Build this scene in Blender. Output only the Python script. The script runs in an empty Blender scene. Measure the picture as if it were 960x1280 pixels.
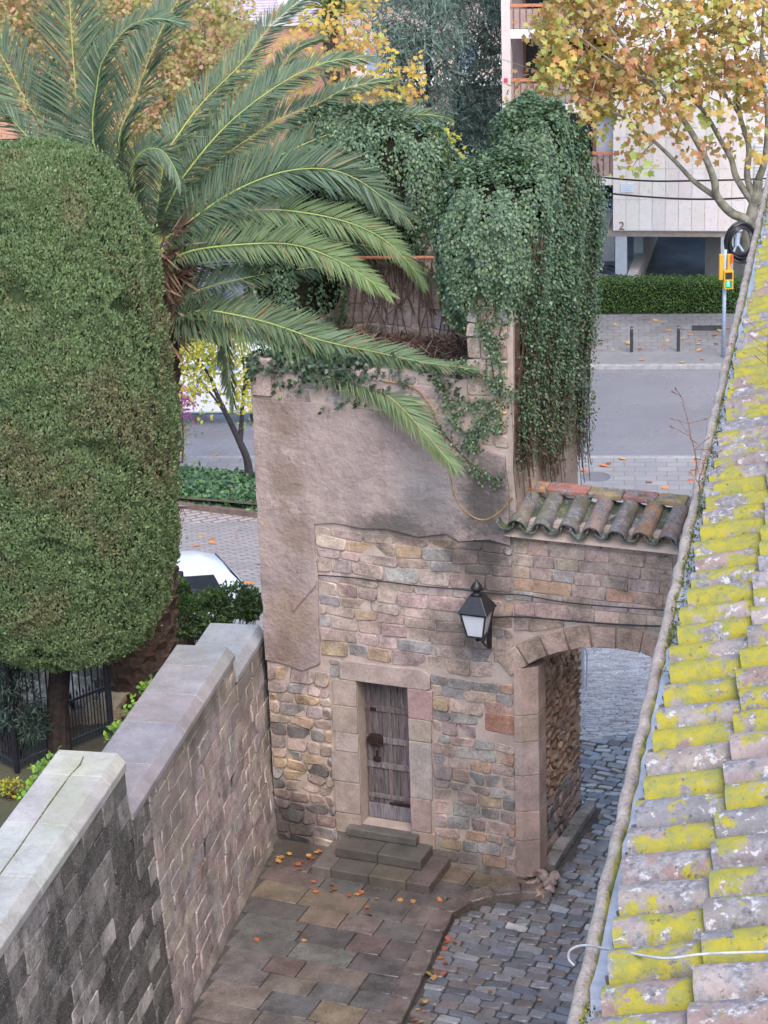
import bpy, bmesh, math, random
import numpy as np
from mathutils import Matrix, Vector

# ------------------------------------------------------------------ camera
SC = bpy.context.scene
COL = SC.collection
FPX, CX, CY = 2850.0, 480.0, 640.0          # focal length and centre in photo pixels (960 x 1280)
CAMZ = 13.8
_d = np.array([270.0, 8000.0, FPX]); _d /= np.linalg.norm(_d)
_Z = -_d
_f = np.array([0, 0, 1.0]); _Y = _f - _f.dot(_Z) * _Z; _Y /= np.linalg.norm(_Y)
_X = np.cross(_Y, _Z)
RC = np.array([_X, _Y, _Z])                 # camera (right, down, forward) -> world
CAM = np.array([0, 0, CAMZ])
cam = bpy.data.cameras.new('camera')
cam.sensor_fit = 'VERTICAL'; cam.sensor_height = 24.0; cam.lens = 24.0 * FPX / 1280.0
cam.clip_start = 0.1; cam.clip_end = 3000
cam_o = bpy.data.objects.new('camera', cam); COL.objects.link(cam_o)
mw = Matrix.Identity(4)
for r in range(3):
    mw[r][0] = RC[r, 0]; mw[r][1] = -RC[r, 1]; mw[r][2] = -RC[r, 2]; mw[r][3] = CAM[r]
cam_o.matrix_world = mw
SC.camera = cam_o

# ------------------------------------------------------------------ light
SUN_EL, SUN_AZ = math.radians(50), math.radians(163)     # azimuth clockwise from +Y
world = bpy.data.worlds.new('World'); SC.world = world; world.use_nodes = True
wn = world.node_tree.nodes; wl = world.node_tree.links
bgn = wn['Background']; sky = wn.new('ShaderNodeTexSky'); sky.sky_type = 'NISHITA'
sky.sun_disc = False; sky.sun_elevation = SUN_EL; sky.sun_rotation = SUN_AZ
sky.air_density = 1.0; sky.dust_density = 2.2; sky.ozone_density = 1.0
wl.new(sky.outputs[0], bgn.inputs[0]); bgn.inputs[1].default_value = 0.15
sun = bpy.data.lights.new('sun', 'SUN'); sun.energy = 0.95; sun.angle = math.radians(45); sun.color = (1.0, 0.975, 0.955)
sun_o = bpy.data.objects.new('sun', sun); COL.objects.link(sun_o)
_sd = Vector((math.sin(SUN_AZ) * math.cos(SUN_EL), math.cos(SUN_AZ) * math.cos(SUN_EL), math.sin(SUN_EL)))
sun_o.rotation_euler = _sd.to_track_quat('Z', 'Y').to_euler()
sun_o.location = (20, -10, 40)
vs = SC.view_settings; vs.view_transform = 'Standard'; vs.look = 'None'; vs.gamma = 1.0; vs.exposure = 1.5
vs.use_curve_mapping = False
try:
    SC.cycles.max_bounces = 6; SC.cycles.diffuse_bounces = 3; SC.cycles.glossy_bounces = 2
    SC.cycles.transmission_bounces = 3; SC.cycles.use_denoising = True
except Exception:
    pass

# ------------------------------------------------------------------ pixel rays and frames
RG = random.Random(7)
NR = np.random.default_rng(11)
def ray(x, y):
    v = RC @ np.array([x - CX, y - CY, FPX]); return v / np.linalg.norm(v)
def onz(x, y, z):
    r = ray(x, y); return CAM + r * ((z - CAMZ) / r[2])
def onY(x, y, Y):
    r = ray(x, y); return CAM + r * (Y / r[1])
def onplane(x, y, p, n):
    r = ray(x, y); return CAM + r * (np.dot(np.asarray(p) - CAM, n) / np.dot(r, n))
def ground_z(Y):
    return 0.0 if Y < 28.5 else (-7.0 if Y > 58 else -7.0 * (Y - 28.5) / 29.5)
def onground(x, y, dz=0.0):
    lo, hi = 5.0, 200.0; r = ray(x, y)
    for _ in range(50):
        m = (lo + hi) / 2; z = CAMZ + r[2] * (m / r[1])
        if z > ground_z(m) + dz: lo = m
        else: hi = m
    return CAM + r * (lo / r[1])

class Frame:
    """local x = u, local y = v, local z = n (outward)"""
    def __init__(s, o, u, v):
        s.o = np.array(o, float); s.u = np.array(u, float); s.u /= np.linalg.norm(s.u)
        v = np.array(v, float); v -= v.dot(s.u) * s.u; s.v = v / np.linalg.norm(v); s.n = np.cross(s.u, s.v)
    def P(s, a, b, c=0.0): return s.o + s.u * a + s.v * b + s.n * c
    def mat(s, a=0, b=0, c=0):
        p = s.P(a, b, c); m = Matrix.Identity(4)
        for r in range(3):
            m[r][0] = s.u[r]; m[r][1] = s.v[r]; m[r][2] = s.n[r]; m[r][3] = p[r]
        return m
    def px(s, x, y, c=0.0):
        p = onplane(x, y, s.P(0, 0, c), s.n) - s.o
        return float(p.dot(s.u)), float(p.dot(s.v))

# ------------------------------------------------------------------ objects
def mesh(name, verts, faces, smooth=False):
    m = bpy.data.meshes.new(name); m.from_pydata([tuple(map(float, v)) for v in verts], [], faces)
    if smooth: m.polygons.foreach_set('use_smooth', [True] * len(m.polygons))
    m.update(); return m
def big_mesh(name, V, nper, tint=None, smooth=False):
    """V (n, nper, 3): n separate polygons of nper corners"""
    V = np.asarray(V, np.float32); n = V.shape[0]
    m = bpy.data.meshes.new(name)
    m.vertices.add(n * nper); m.vertices.foreach_set('co', V.reshape(-1))
    m.loops.add(n * nper); m.loops.foreach_set('vertex_index', np.arange(n * nper, dtype=np.int32))
    m.polygons.add(n); m.polygons.foreach_set('loop_start', np.arange(n, dtype=np.int32) * nper)
    m.polygons.foreach_set('loop_total', np.full(n, nper, np.int32))
    if smooth: m.polygons.foreach_set('use_smooth', np.ones(n, bool))
    if tint is not None:
        a = m.attributes.new('tint', 'FLOAT_COLOR', 'POINT')
        t = np.ones((n, nper, 4), np.float32); t[:, :, :3] = np.asarray(tint, np.float32)[:, None, :]
        a.data.foreach_set('color', t.reshape(-1))
    m.update(calc_edges=True); m.validate(); return m
def link(name, me, mat=None, parent=None, mw=None, color=None, kind=None):
    o = bpy.data.objects.new(name, me); COL.objects.link(o)
    if mat is not None and me is not None and len(me.materials) == 0: me.materials.append(mat)
    if mw is not None: o.matrix_basis = mw
    if parent is not None:
        o.parent = parent; o.matrix_parent_inverse = INV[parent.name]
    if color is not None: o.color = (color[0], color[1], color[2], 1)
    if kind: o['kind'] = kind
    return o
INV = {}
def thing(name, label, cat, loc, group=None):
    o = bpy.data.objects.new(name, None); COL.objects.link(o); o.location = tuple(map(float, loc))
    o.empty_display_size = 0.2; o['label'] = label; o['category'] = cat
    if group: o['group'] = group
    INV[o.name] = Matrix.Translation(-Vector(o.location)); return o
def tag(o, label, cat, group=None):
    o['label'] = label; o['category'] = cat
    if group: o['group'] = group
    INV[o.name] = Matrix.Identity(4); return o
def structure(o): o['kind'] = 'structure'; INV[o.name] = Matrix.Identity(4); return o
def sub(o):                      # let a part carry sub-parts given in world coordinates
    INV[o.name] = (o.parent.matrix_basis @ o.matrix_parent_inverse @ o.matrix_basis).inverted() if o.parent else Matrix.Identity(4)
    return o

class MB:
    """mesh builder in world coordinates"""
    def __init__(s): s.v = []; s.f = []
    def add(s, v, f):
        k = len(s.v); s.v += [tuple(map(float, p)) for p in v]; s.f += [tuple(i + k for i in q) for q in f]; return s
    def box(s, F, a0, a1, b0, b1, c0, c1):
        v = [F.P(a, b, c) for c in (c0, c1) for b in (b0, b1) for a in (a0, a1)]
        return s.add(v, [(0, 2, 3, 1), (4, 5, 7, 6), (0, 1, 5, 4), (2, 6, 7, 3), (0, 4, 6, 2), (1, 3, 7, 5)])
    def quad(s, *p): return s.add(p, [tuple(range(len(p)))])
    def prism(s, F, pts, c0, c1):
        n = len(pts); v = [F.P(a, b, c0) for a, b in pts] + [F.P(a, b, c1) for a, b in pts]
        f = [tuple(range(n))[::-1], tuple(range(n, 2 * n))] + [(i, (i + 1) % n, n + (i + 1) % n, n + i) for i in range(n)]
        return s.add(v, f)
    def tube(s, pts, rad, n=8, cap=True):
        pts = [np.array(p, float) for p in pts]
        rad = rad if hasattr(rad, '__len__') else [rad] * len(pts)
        V = []; up = np.array([0.13, 0.21, 1.0])
        for i, p in enumerate(pts):
            t = pts[min(i + 1, len(pts) - 1)] - pts[max(i - 1, 0)]; t /= (np.linalg.norm(t) + 1e-9)
            a = np.cross(t, up)
            if np.linalg.norm(a) < 0.1: a = np.cross(t, np.array([1.0, 0.1, 0]))
            a /= np.linalg.norm(a); b = np.cross(t, a)
            V += [p + rad[i] * (math.cos(2 * math.pi * k / n) * a + math.sin(2 * math.pi * k / n) * b) for k in range(n)]
        f = [(i * n + k, i * n + (k + 1) % n, (i + 1) * n + (k + 1) % n, (i + 1) * n + k) for i in range(len(pts) - 1) for k in range(n)]
        if cap: f += [tuple(range(n))[::-1], tuple(range((len(pts) - 1) * n, len(pts) * n))]
        return s.add(V, f)
    def lathe(s, o, prof, n=16):
        o = np.array(o, float); V = []
        for r, z in prof: V += [o + np.array([r * math.cos(2 * math.pi * k / n), r * math.sin(2 * math.pi * k / n), z]) for k in range(n)]
        f = [(i * n + k, i * n + (k + 1) % n, (i + 1) * n + (k + 1) % n, (i + 1) * n + k) for i in range(len(prof) - 1) for k in range(n)]
        f += [tuple(range(n))[::-1], tuple(range((len(prof) - 1) * n, len(prof) * n))]
        return s.add(V, f)
    def obj(s, name, mat, parent=None, smooth=False, color=None, bevel=0, kind=None):
        me = mesh(name, s.v, s.f, smooth)
        bm = bmesh.new(); bm.from_mesh(me); bmesh.ops.recalc_face_normals(bm, faces=bm.faces)
        if bevel:
            bmesh.ops.bevel(bm, geom=[e for e in bm.edges if e.calc_face_angle(0) > 0.5], offset=bevel, segments=2, affect='EDGES', profile=0.5, clamp_overlap=True)
        bm.to_mesh(me); bm.free()
        return link(name, me, mat, parent, color=color, kind=kind)
ZF = Frame((0, 0, 0), (1, 0, 0), (0, 1, 0))

def piece(name, F, pts, parent, mat, color, proud=0.02, base=-0.04, bev=0.015, jit=0.006, smooth=True, crown=0.0):
    """one stone: convex outline in a frame, bevelled edge, uneven face"""
    n = len(pts); cx = sum(p[0] for p in pts) / n; cy = sum(p[1] for p in pts) / n
    L = [(p[0] - cx + RG.uniform(-jit, jit), p[1] - cy + RG.uniform(-jit, jit)) for p in pts]
    V = [(x, y, base) for x, y in L] + [(x, y, proud - bev) for x, y in L]
    tx, ty = RG.uniform(-1, 1) * jit * 2, RG.uniform(-1, 1) * jit * 2
    for x, y in L:
        r = math.hypot(x, y) + 1e-6; k = max(0.3, 1 - 1.3 * bev / r)
        V.append((x * k, y * k, proud + tx * (x / r) + ty * (y / r)))
    f = [(i, (i + 1) % n, n + (i + 1) % n, n + i) for i in range(n)] + [(n + i, n + (i + 1) % n, 2 * n + (i + 1) % n, 2 * n + i) for i in range(n)]
    if crown:
        V.append((0, 0, proud + crown)); f += [(2 * n + i, 2 * n + (i + 1) % n, 3 * n) for i in range(n)]
    else:
        f.append(tuple(range(2 * n, 3 * n)))
    me = mesh(name, V, f, smooth)
    if smooth: me.polygons.foreach_set('use_smooth', [n <= i < 2 * n for i in range(len(f))])
    return link(name, me, mat, parent, F.mat(cx, cy, 0), color)
def rrect(x0, x1, y0, y1, c=0.02):
    c = min(c, (x1 - x0) * 0.3, (y1 - y0) * 0.3)
    return [(x0 + c, y0), (x1 - c, y0), (x1, y0 + c), (x1, y1 - c), (x1 - c, y1), (x0 + c, y1), (x0, y1 - c), (x0, y0 + c)]
def courses(s0, s1, z0, z1, h, w, gap=0.008, hj=0.25, wj=0.35):
    """rows of stones as rectangles"""
    out = []; z = z0
    while z < z1 - 0.05:
        hh = h * RG.uniform(1 - hj, 1 + hj)
        if z + hh > z1 - 0.06: hh = z1 - z
        x = s0 - RG.uniform(0, w * 0.5)
        while x < s1:
            ww = w * RG.uniform(1 - wj, 1 + wj)
            a, b = max(x, s0), min(x + ww, s1)
            if s1 - (x + ww) < w * 0.25: b = s1; ww = s1 - x + 0.001
            if b - a > 0.06: out.append((a + gap, b - gap, z + gap, z + hh - gap))
            x += ww
        z += hh
    return out
def jcol(c, v=0.13, h=0.03):
    k = 1 + RG.uniform(-v, v)
    return tuple(max(0.0, x * k * (1 + RG.uniform(-h, h))) for x in c)
def pick(cols): return jcol(RG.choice(cols))

# ------------------------------------------------------------------ materials
class NT:
    def __init__(s, name):
        s.m = bpy.data.materials.new(name); s.m.use_nodes = True
        s.n = s.m.node_tree.nodes; s.l = s.m.node_tree.links; s.b = s.n['Principled BSDF']
        s.geo = s.n.new('ShaderNodeNewGeometry'); s.oi = s.n.new('ShaderNodeObjectInfo')
        s.pos = s.geo.outputs['Position']
    def set(s, sock, v):
        if hasattr(v, 'links') or hasattr(v, 'is_output'): s.l.new(v, sock)
        elif isinstance(v, (tuple, list)) and len(v) == 3 and sock.type == 'RGBA': sock.default_value = (*v, 1)
        else: sock.default_value = v
    def math(s, op, a, b=0.0, clamp=False):
        n = s.n.new('ShaderNodeMath'); n.operation = op; n.use_clamp = clamp; s.set(n.inputs[0], a); s.set(n.inputs[1], b); return n.outputs[0]
    def vec(s, op, a, b=(0, 0, 0)):
        n = s.n.new('ShaderNodeVectorMath'); n.operation = op; s.set(n.inputs[0], a); s.set(n.inputs[1], b)
        return n.outputs['Value'] if op in ('LENGTH', 'DOT_PRODUCT') else n.outputs[0]
    def noise(s, scale, detail=4, rough=0.6, vec=None, dist=0.0):
        n = s.n.new('ShaderNodeTexNoise'); n.inputs['Scale'].default_value = scale; n.inputs['Detail'].default_value = detail
        n.inputs['Roughness'].default_value = rough; n.inputs['Distortion'].default_value = dist
        s.l.new(vec if vec is not None else s.pos, n.inputs['Vector']); return n.outputs['Fac']
    def voro(s, scale, vec=None, feature='F1'):
        n = s.n.new('ShaderNodeTexVoronoi'); n.feature = feature; n.inputs['Scale'].default_value = scale
        s.l.new(vec if vec is not None else s.pos, n.inputs['Vector']); return n
    def ramp(s, fac, lo, hi, a=0.0, b=1.0, smooth=True):
        n = s.n.new('ShaderNodeMapRange'); n.interpolation_type = 'SMOOTHSTEP' if smooth else 'LINEAR'
        s.set(n.inputs[0], fac); n.inputs[1].default_value = lo; n.inputs[2].default_value = hi
        n.inputs[3].default_value = a; n.inputs[4].default_value = b; return n.outputs[0]
    def mix(s, fac, a, b, mode='MIX'):
        n = s.n.new('ShaderNodeMix'); n.data_type = 'RGBA'; n.blend_type = mode
        s.set(n.inputs[0], fac); s.set(n.inputs[6], a); s.set(n.inputs[7], b); return n.outputs[2]
    def bump(s, h, strength=0.4, dist=0.02):
        n = s.n.new('ShaderNodeBump'); n.inputs['Strength'].default_value = strength; n.inputs['Distance'].default_value = dist
        s.l.new(h, n.inputs['Height']); s.l.new(n.outputs[0], s.b.inputs['Normal']); return n
    def blob(s, c, r, warp=0.6, nscale=2.2):
        """0..1 mask of an uneven patch round a place"""
        d = s.vec('DIVIDE', s.vec('SUBTRACT', s.pos, tuple(map(float, c))), tuple(map(float, r)))
        l = s.vec('LENGTH', d); n = s.noise(nscale * 1.6, 8, 0.72)
        l2 = s.math('ADD', l, s.math('MULTIPLY', s.math('SUBTRACT', n, 0.5), warp * 2))
        return s.ramp(l2, 1.15, 0.3)
    def out(s, col, rough=0.85, spec=0.3, metal=0.0):
        s.set(s.b.inputs['Base Color'], col); s.set(s.b.inputs['Roughness'], rough)
        s.b.inputs['Specular IOR Level'].default_value = spec; s.b.inputs['Metallic'].default_value = metal; return s.m

def m_stone(name, stains=(), rough=0.88, wet=None, spec=0.25, amt=0.5, bump=0.5, lichen=0.0, soot=0.0):
    t = NT(name); c = t.oi.outputs['Color']
    n1 = t.noise(3.0, 6, 0.7); n2 = t.noise(38, 4, 0.65); n3 = t.noise(11, 4, 0.6)
    v = t.math('ADD', t.ramp(n1, 0.25, 0.75, 1 - amt * 0.5, 1 + amt * 0.35), t.ramp(n2, 0.2, 0.8, -amt * 0.28, amt * 0.28))
    col = t.mix(1.0, c, _grey(t, v), 'MULTIPLY')
    col = t.mix(t.ramp(n3, 0.55, 0.75, 0, 0.35), col, (0.16, 0.135, 0.105))
    if soot: col = t.mix(t.math('MULTIPLY', t.ramp(t.noise(2.3, 7, 0.75), 0.5, 0.66), soot), col, (0.045, 0.042, 0.04))
    if lichen: col = t.mix(t.math('MULTIPLY', t.ramp(t.noise(60, 3, 0.6), 0.56, 0.68), lichen), col, (0.36, 0.34, 0.31))
    for (ce, r, sc, st, wp) in stains:
        col = t.mix(t.math('MULTIPLY', t.blob(ce, r, wp), st), col, sc)
    h = t.math('ADD', t.math('MULTIPLY', n2, 0.6), n3)
    t.bump(h, bump, 0.012)
    if wet:
        rr = t.ramp(t.noise(1.6, 4, 0.6), 0.35, 0.65, wet[0], wet[1])
        return t.out(col, rr, 0.45)
    return t.out(col, rough, spec)
def _grey(t, v):
    n = t.n.new('ShaderNodeCombineColor')
    for i in range(3): t.l.new(v, n.inputs[i])
    return n.outputs[0]
def m_plain(name, col, rough=0.6, spec=0.4, metal=0.0, var=0.15, scale=6, bump=0.0, objcol=False):
    t = NT(name)
    v = t.math('ADD', t.ramp(t.noise(scale, 5, 0.65), 0.25, 0.75, 1 - var, 1 + var), t.ramp(t.noise(scale * 9, 3, 0.6), 0.3, 0.7, -var * .4, var * .4))
    base = t.oi.outputs['Color'] if objcol else (*col, 1)
    c = t.mix(1.0, base, _grey(t, v), 'MULTIPLY')
    if bump: t.bump(t.noise(scale * 8, 4, 0.6), bump, 0.01)
    return t.out(c, rough, spec, metal)
def m_leaf(name, transl=0.3, rough=0.5, spec=0.35):
    t = NT(name); a = t.n.new('ShaderNodeAttribute'); a.attribute_name = 'tint'
    t.out(a.outputs['Color'], rough, spec)
    tr = t.n.new('ShaderNodeBsdfTranslucent'); t.l.new(t.mix(1.0, a.outputs['Color'], (1.25, 1.3, 0.8, 1), 'MULTIPLY'), tr.inputs[0])
    mx = t.n.new('ShaderNodeMixShader'); mx.inputs[0].default_value = transl
    t.l.new(t.b.outputs[0], mx.inputs[1]); t.l.new(tr.outputs[0], mx.inputs[2])
    t.l.new(mx.outputs[0], t.n['Material Output'].inputs[0]); return t.m

# ------------------------------------------------------------------ leaves
def unit(v): return v / (np.linalg.norm(v, axis=-1, keepdims=True) + 1e-9)
def rnd_dirs(n): return unit(NR.normal(size=(n, 3)))
def leaf_quads(P, T, N, L, W, fold=0.15):
    """diamond leaves: P base, T direction, N face normal, lengths L, half widths W"""
    T = unit(T); S = unit(np.cross(T, N)); N = np.cross(S, T)
    L = np.broadcast_to(np.asarray(L, float), (len(P),))[:, None]; W = np.broadcast_to(np.asarray(W, float), (len(P),))[:, None]
    m = P + T * L * 0.45 + N * W * fold
    return np.stack([P, m + S * W, P + T * L, m - S * W], 1)
STAR = np.array([(0, 0), (.42, .08), (.34, .38), (.52, .62), (.2, .62), (0, 1.0), (-.2, .62), (-.52, .62), (-.34, .38), (-.42, .08)])
def leaf_stars(P, T, N, L):
    T = unit(T); S = unit(np.cross(T, N)); L = np.broadcast_to(np.asarray(L, float), (len(P),))[:, None, None]
    k = STAR
    return P[:, None, :] + L * (S[:, None, :] * k[None, :, 0:1] + T[:, None, :] * k[None, :, 1:2])
def tints(n, cols, wts=None, var=0.18):
    cols = np.array(cols, float); i = NR.choice(len(cols), n, p=None if wts is None else np.array(wts) / sum(wts))
    return np.clip(cols[i] * (1 + NR.uniform(-var, var, (n, 1))) * (1 + NR.uniform(-.06, .06, (n, 3))), 0.005, 1)
def pnoise(P, f, seed=0):
    """cheap smooth value noise -1..1 from summed sines"""
    r = np.random.default_rng(seed); o = np.zeros(len(P))
    for k in range(6):
        d = r.normal(size=3); d /= np.linalg.norm(d); o += np.sin(P @ d * f * (0.7 + 0.5 * k) + r.uniform(0, 6.28)) / (1 + 0.4 * k)
    return o / 2.6

# frames of the gate front and the passage wall
A0 = np.array([-1.53, 26.19, 0.0]); U = np.array([0.9233, -0.3845, 0.0]); U /= np.linalg.norm(U)
FA = Frame(A0, U, (0, 0, 1)); NF = FA.n; DEP = -NF
FS = Frame(A0 + U * 3.42, DEP, (0, 0, 1))            # wall of the passage, facing right
def FP(s, z, c=0.0): return FA.P(s, z, c)
# ================================================================== ground and roads
t = NT('ground earth'); gc = t.mix(t.ramp(t.noise(.6, 6, .7), .3, .7), (.11, .09, .065, 1), (.07, .075, .045, 1)); t.bump(t.noise(20, 5, .7), .7, .03); M_EARTH = t.out(gc, .95, .15)
xs = [-600, -60, -20, -12, 12, 20, 60, 600]; ys = [-60, 10, 28.5, 36, 44, 52, 58, 90, 140, 300, 1500]
V = [(x, y, ground_z(y) - .06) for y in ys for x in xs]
nx = len(xs); structure(link('ground', mesh('ground', V, [(j * nx + i, j * nx + i + 1, (j + 1) * nx + i + 1, (j + 1) * nx + i) for j in range(len(ys) - 1) for i in range(nx - 1)]), M_EARTH))
RD = np.array([math.cos(math.radians(-6.1)), math.sin(math.radians(-6.1)), 0]); RN = np.array([-RD[1], RD[0], 0])
K0 = np.array([6.03, 62.3, -7.0]); FR = Frame(K0, RD, RN)          # local x along the road, y across, z up
def m_asph(name, a, b, r0, r1):
    t = NT(name); c = t.mix(t.ramp(t.noise(.35, 6, .65), .3, .7), (*a, 1), (*b, 1)); c = t.mix(t.ramp(t.noise(90, 3, .6), .35, .65, 0, .35), c, (.03, .03, .032))
    t.bump(t.noise(70, 3, .6), .35, .01); return t.out(c, t.ramp(t.noise(.5, 5, .6), .35, .65, r0, r1), .5)
M_ASPH = m_asph('wet asphalt', (.175, .173, .195), (.21, .208, .232), .18, .4)
M_CONC = m_asph('pale concrete strip', (.19, .19, .2), (.25, .245, .25), .4, .65)
def m_paver(name, c1, c2, mort, sx, bw, rh, rot=0.0, wet=(.35, .65), mo=.012):
    t = NT(name); mp = t.n.new('ShaderNodeMapping'); mp.inputs['Rotation'].default_value = (0, 0, rot); t.l.new(t.pos, mp.inputs[0])
    b = t.n.new('ShaderNodeTexBrick'); b.inputs['Scale'].default_value = sx; b.inputs['Brick Width'].default_value = bw; b.inputs['Row Height'].default_value = rh
    b.inputs['Mortar Size'].default_value = mo; b.inputs['Color1'].default_value = (*c1, 1); b.inputs['Color2'].default_value = (*c2, 1); b.inputs['Mortar'].default_value = (*mort, 1)
    t.l.new(mp.outputs[0], b.inputs[0]); c = t.mix(t.ramp(t.noise(.8, 5, .7), .3, .7, 0, .45), b.outputs[0], (*[x * .6 for x in c1], 1))
    bb = t.math('MULTIPLY', b.outputs['Fac'], -1.0); t.bump(t.math('ADD', bb, t.math('MULTIPLY', t.noise(30, 3, .6), .4)), .5, .02)
    return t.out(c, t.ramp(t.noise(.9, 4, .6), .35, .65, wet[0], wet[1]), .45)
def sheet(name, F, a0, a1, b0, b1, h, mat):
    return structure(link(name, mesh(name, [F.P(a0, b0, h), F.P(a1, b0, h), F.P(a1, b1, h), F.P(a0, b1, h)], [(0, 1, 2, 3)]), mat))
sheet('road', FR, -140, 140, 0, 9.35, .0, M_ASPH)
M_KERB = m_plain('granite kerb', (.27, .26, .26), .6, .4, var=.25, scale=5)
m = MB(); m.box(FR, -140, 140, -.2, 0, -.1, .13); structure(m.obj('kerb_near', M_KERB, bevel=.01))
m = MB(); m.box(FR, -140, 140, 9.35, 9.55, -.1, .13); structure(m.obj('kerb_far', M_KERB, bevel=.01))
sheet('pavement_near', FR, -140, 140, -4.4, -.2, .12, m_paver('near paving', (.27, .26, .26), (.22, .21, .22), (.12, .12, .12), 1.0, .6, .4, math.radians(6.1)))
sheet('pavement_strip', FR, -140, 140, 9.55, 11.0, .125, M_CONC)
sheet('pavement_far', FR, -140, 140, 11.0, 15.9, .12, m_paver('far paving slabs', (.225, .215, .22), (.185, .18, .185), (.1, .1, .1), 1.0, .42, .42, math.radians(6.1)))
sheet('forecourt', FR, -60, 60, 15.9, 40, .10, m_asph('forecourt asphalt', (.10, .098, .10), (.14, .138, .14), .3, .55))
# painted lines at the road edge
M_PAINT = m_plain('road paint', (.72, .72, .72), .55, .4, var=.15, scale=3)
sheet('road_marking', FR, -13.2, -10.6, 4.55, 5.1, .006, M_PAINT)
sheet('road_line', FR, -140, 140, .2, .27, .006, M_PAINT)
# sloping yard of brick pavers on the left and its planter
def slope_sheet(name, poly, mat, h):
    V = [(x, y, ground_z(y) + h) for x, y in poly]; return structure(link(name, mesh(name, V, [(0, 1, 2, 3), (3, 2, 4, 5)]), mat))
slope_sheet('paver_yard', [(-16, 28.6), (-1.0, 28.6), (2.0, 58.0), (-18, 58.0), (2.0, 60.5), (-18, 60.5)], m_paver('yard pavers', (.40, .34, .32), (.29, .25, .24), (.13, .11, .10), 1.0, .45, .22, math.radians(-24), (.4, .7), .03), .012)

# ------------------------------------------------------------------ cobbled street and flagstone terrace
FG = Frame((A0[0], A0[1], 0), U, DEP)                   # floor frame: x along the gate, y away from the camera, z up
def m_street():
    t = NT('joint grit'); c = t.mix(t.ramp(t.noise(6, 5, .7), .3, .7), (.06, .055, .05, 1), (.10, .09, .075, 1)); t.bump(t.noise(60, 4, .7), .6, .02); return t.out(c, .8, .3)
M_JOINT = m_street()
V = []; 
for y in (8, 28.5, 58.0): V += [(-.9 + .2 * (y - 21) if y < 29 else 1.2, y, ground_z(y) - .004), (14, y, ground_z(y) - .004)]
V[0] = (-3.0, 8, -.004)
structure(link('cobbled_street', mesh('cobbled_street', V, [(0, 1, 3, 2), (2, 3, 5, 4)]), M_JOINT)); street = bpy.data.objects['cobbled_street']
M_SETT = m_stone('street sett', wet=(.08, .32), bump=.4, amt=.6, spec=.5)
def kerb_x(yy):      # edge of the terrace in floor frame at depth yy
    return None
KERB = [onz(*p, .1) for p in ((486, 1310), (500, 1280), (523, 1232), (543, 1190), (556, 1160), (567, 1140), (590, 1127), (620, 1119), (652, 1116), (690, 1116))]
KF = [((p - FG.o).dot(FG.u), (p - FG.o).dot(FG.v)) for p in KERB]
def in_terrace(x, y):       # point in floor frame is on the terrace side of the kerb
    if y > 2.3: return False
    if y > KF[-1][1]: return x < 3.66
    for (x0, y0), (x1, y1) in zip(KF[:-1], KF[1:]):
        if min(y0, y1) <= y <= max(y0, y1) and abs(y1 - y0) > 1e-6:
            xe = x0 + (x1 - x0) * (y - y0) / (y1 - y0)
            return x < xe
    (x0, y0), (x1, y1) = KF[0], KF[1]; xe = x0 + (x1 - x0) * (y - y0) / (y1 - y0); return x < xe
sett_cols = [(.165, .165, .175), (.20, .195, .20), (.135, .135, .148), (.205, .185, .175), (.18, .155, .145), (.27, .262, .265), (.165, .172, .19)]
setts = []; y = -5.6
while y < 12:
    near = y < -1.5
    rh = RG.uniform(.125, .16) if near else RG.uniform(.125, .15); x = (1.2 if y < 2.2 else -1.0) + RG.uniform(0, .2)
    while x < 7.2:
        w = RG.uniform(.18, .33) if near else RG.uniform(.17, .28)
        p = FG.P(x + w / 2, y + rh / 2)
        e = kerb_far = .0
        xl = x
        while xl < x + w and (in_terrace(xl - .01, y + rh * .5) or in_terrace(xl - .01, y + rh * .95)): xl += .02
        wl_ = x + w - xl
        if wl_ > .07 and not (xl < 3.66 and -.15 < y < 2.2) and p[0] < 1.5 + (p[1] - 10) * .2145 + 2.2:
            setts.append((xl, y, wl_, rh, FG.P(xl + wl_ / 2, y + rh / 2)))
        x += w
    y += rh
def ground_mat(p):
    g = ground_z(p[1])
    if p[1] < 28.5: return FG
    sl = -7 / 29.5; nn = np.array([0, -sl, 1.0]); nn /= np.linalg.norm(nn); u = U - U.dot(nn) * nn
    return Frame((p[0], p[1], g), u, np.cross(nn, u))
def px_of(p):
    c = RC.T @ (np.asarray(p) - CAM); return CX + FPX * c[0] / c[2], CY + FPX * c[1] / c[2]
def eave_px(yy): return 716 + (1280 - yy) * .2315
vis = []; rest = []
for s in setts:
    q = px_of(s[4]); ok = (400 < q[0] < eave_px(q[1]) + 12) and 800 < q[1] < 1290 and not (q[0] < 668 and q[1] < 1090)
    (vis if ok else rest).append(s)
vis.sort(key=lambda s: s[4][1])
for k, (x, y, w, rh, p) in enumerate(vis[:300]):
    piece('sett', FG, rrect(x + .005, x + w - .005, y + .005, y + rh - .005, .022), street, M_SETT, (.5, .48, .45) if RG.random() < .02 else pick(sett_cols), proud=.02 + RG.uniform(-.006, .006), base=-.02, bev=.012, jit=.009)
mbs = MB()
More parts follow.
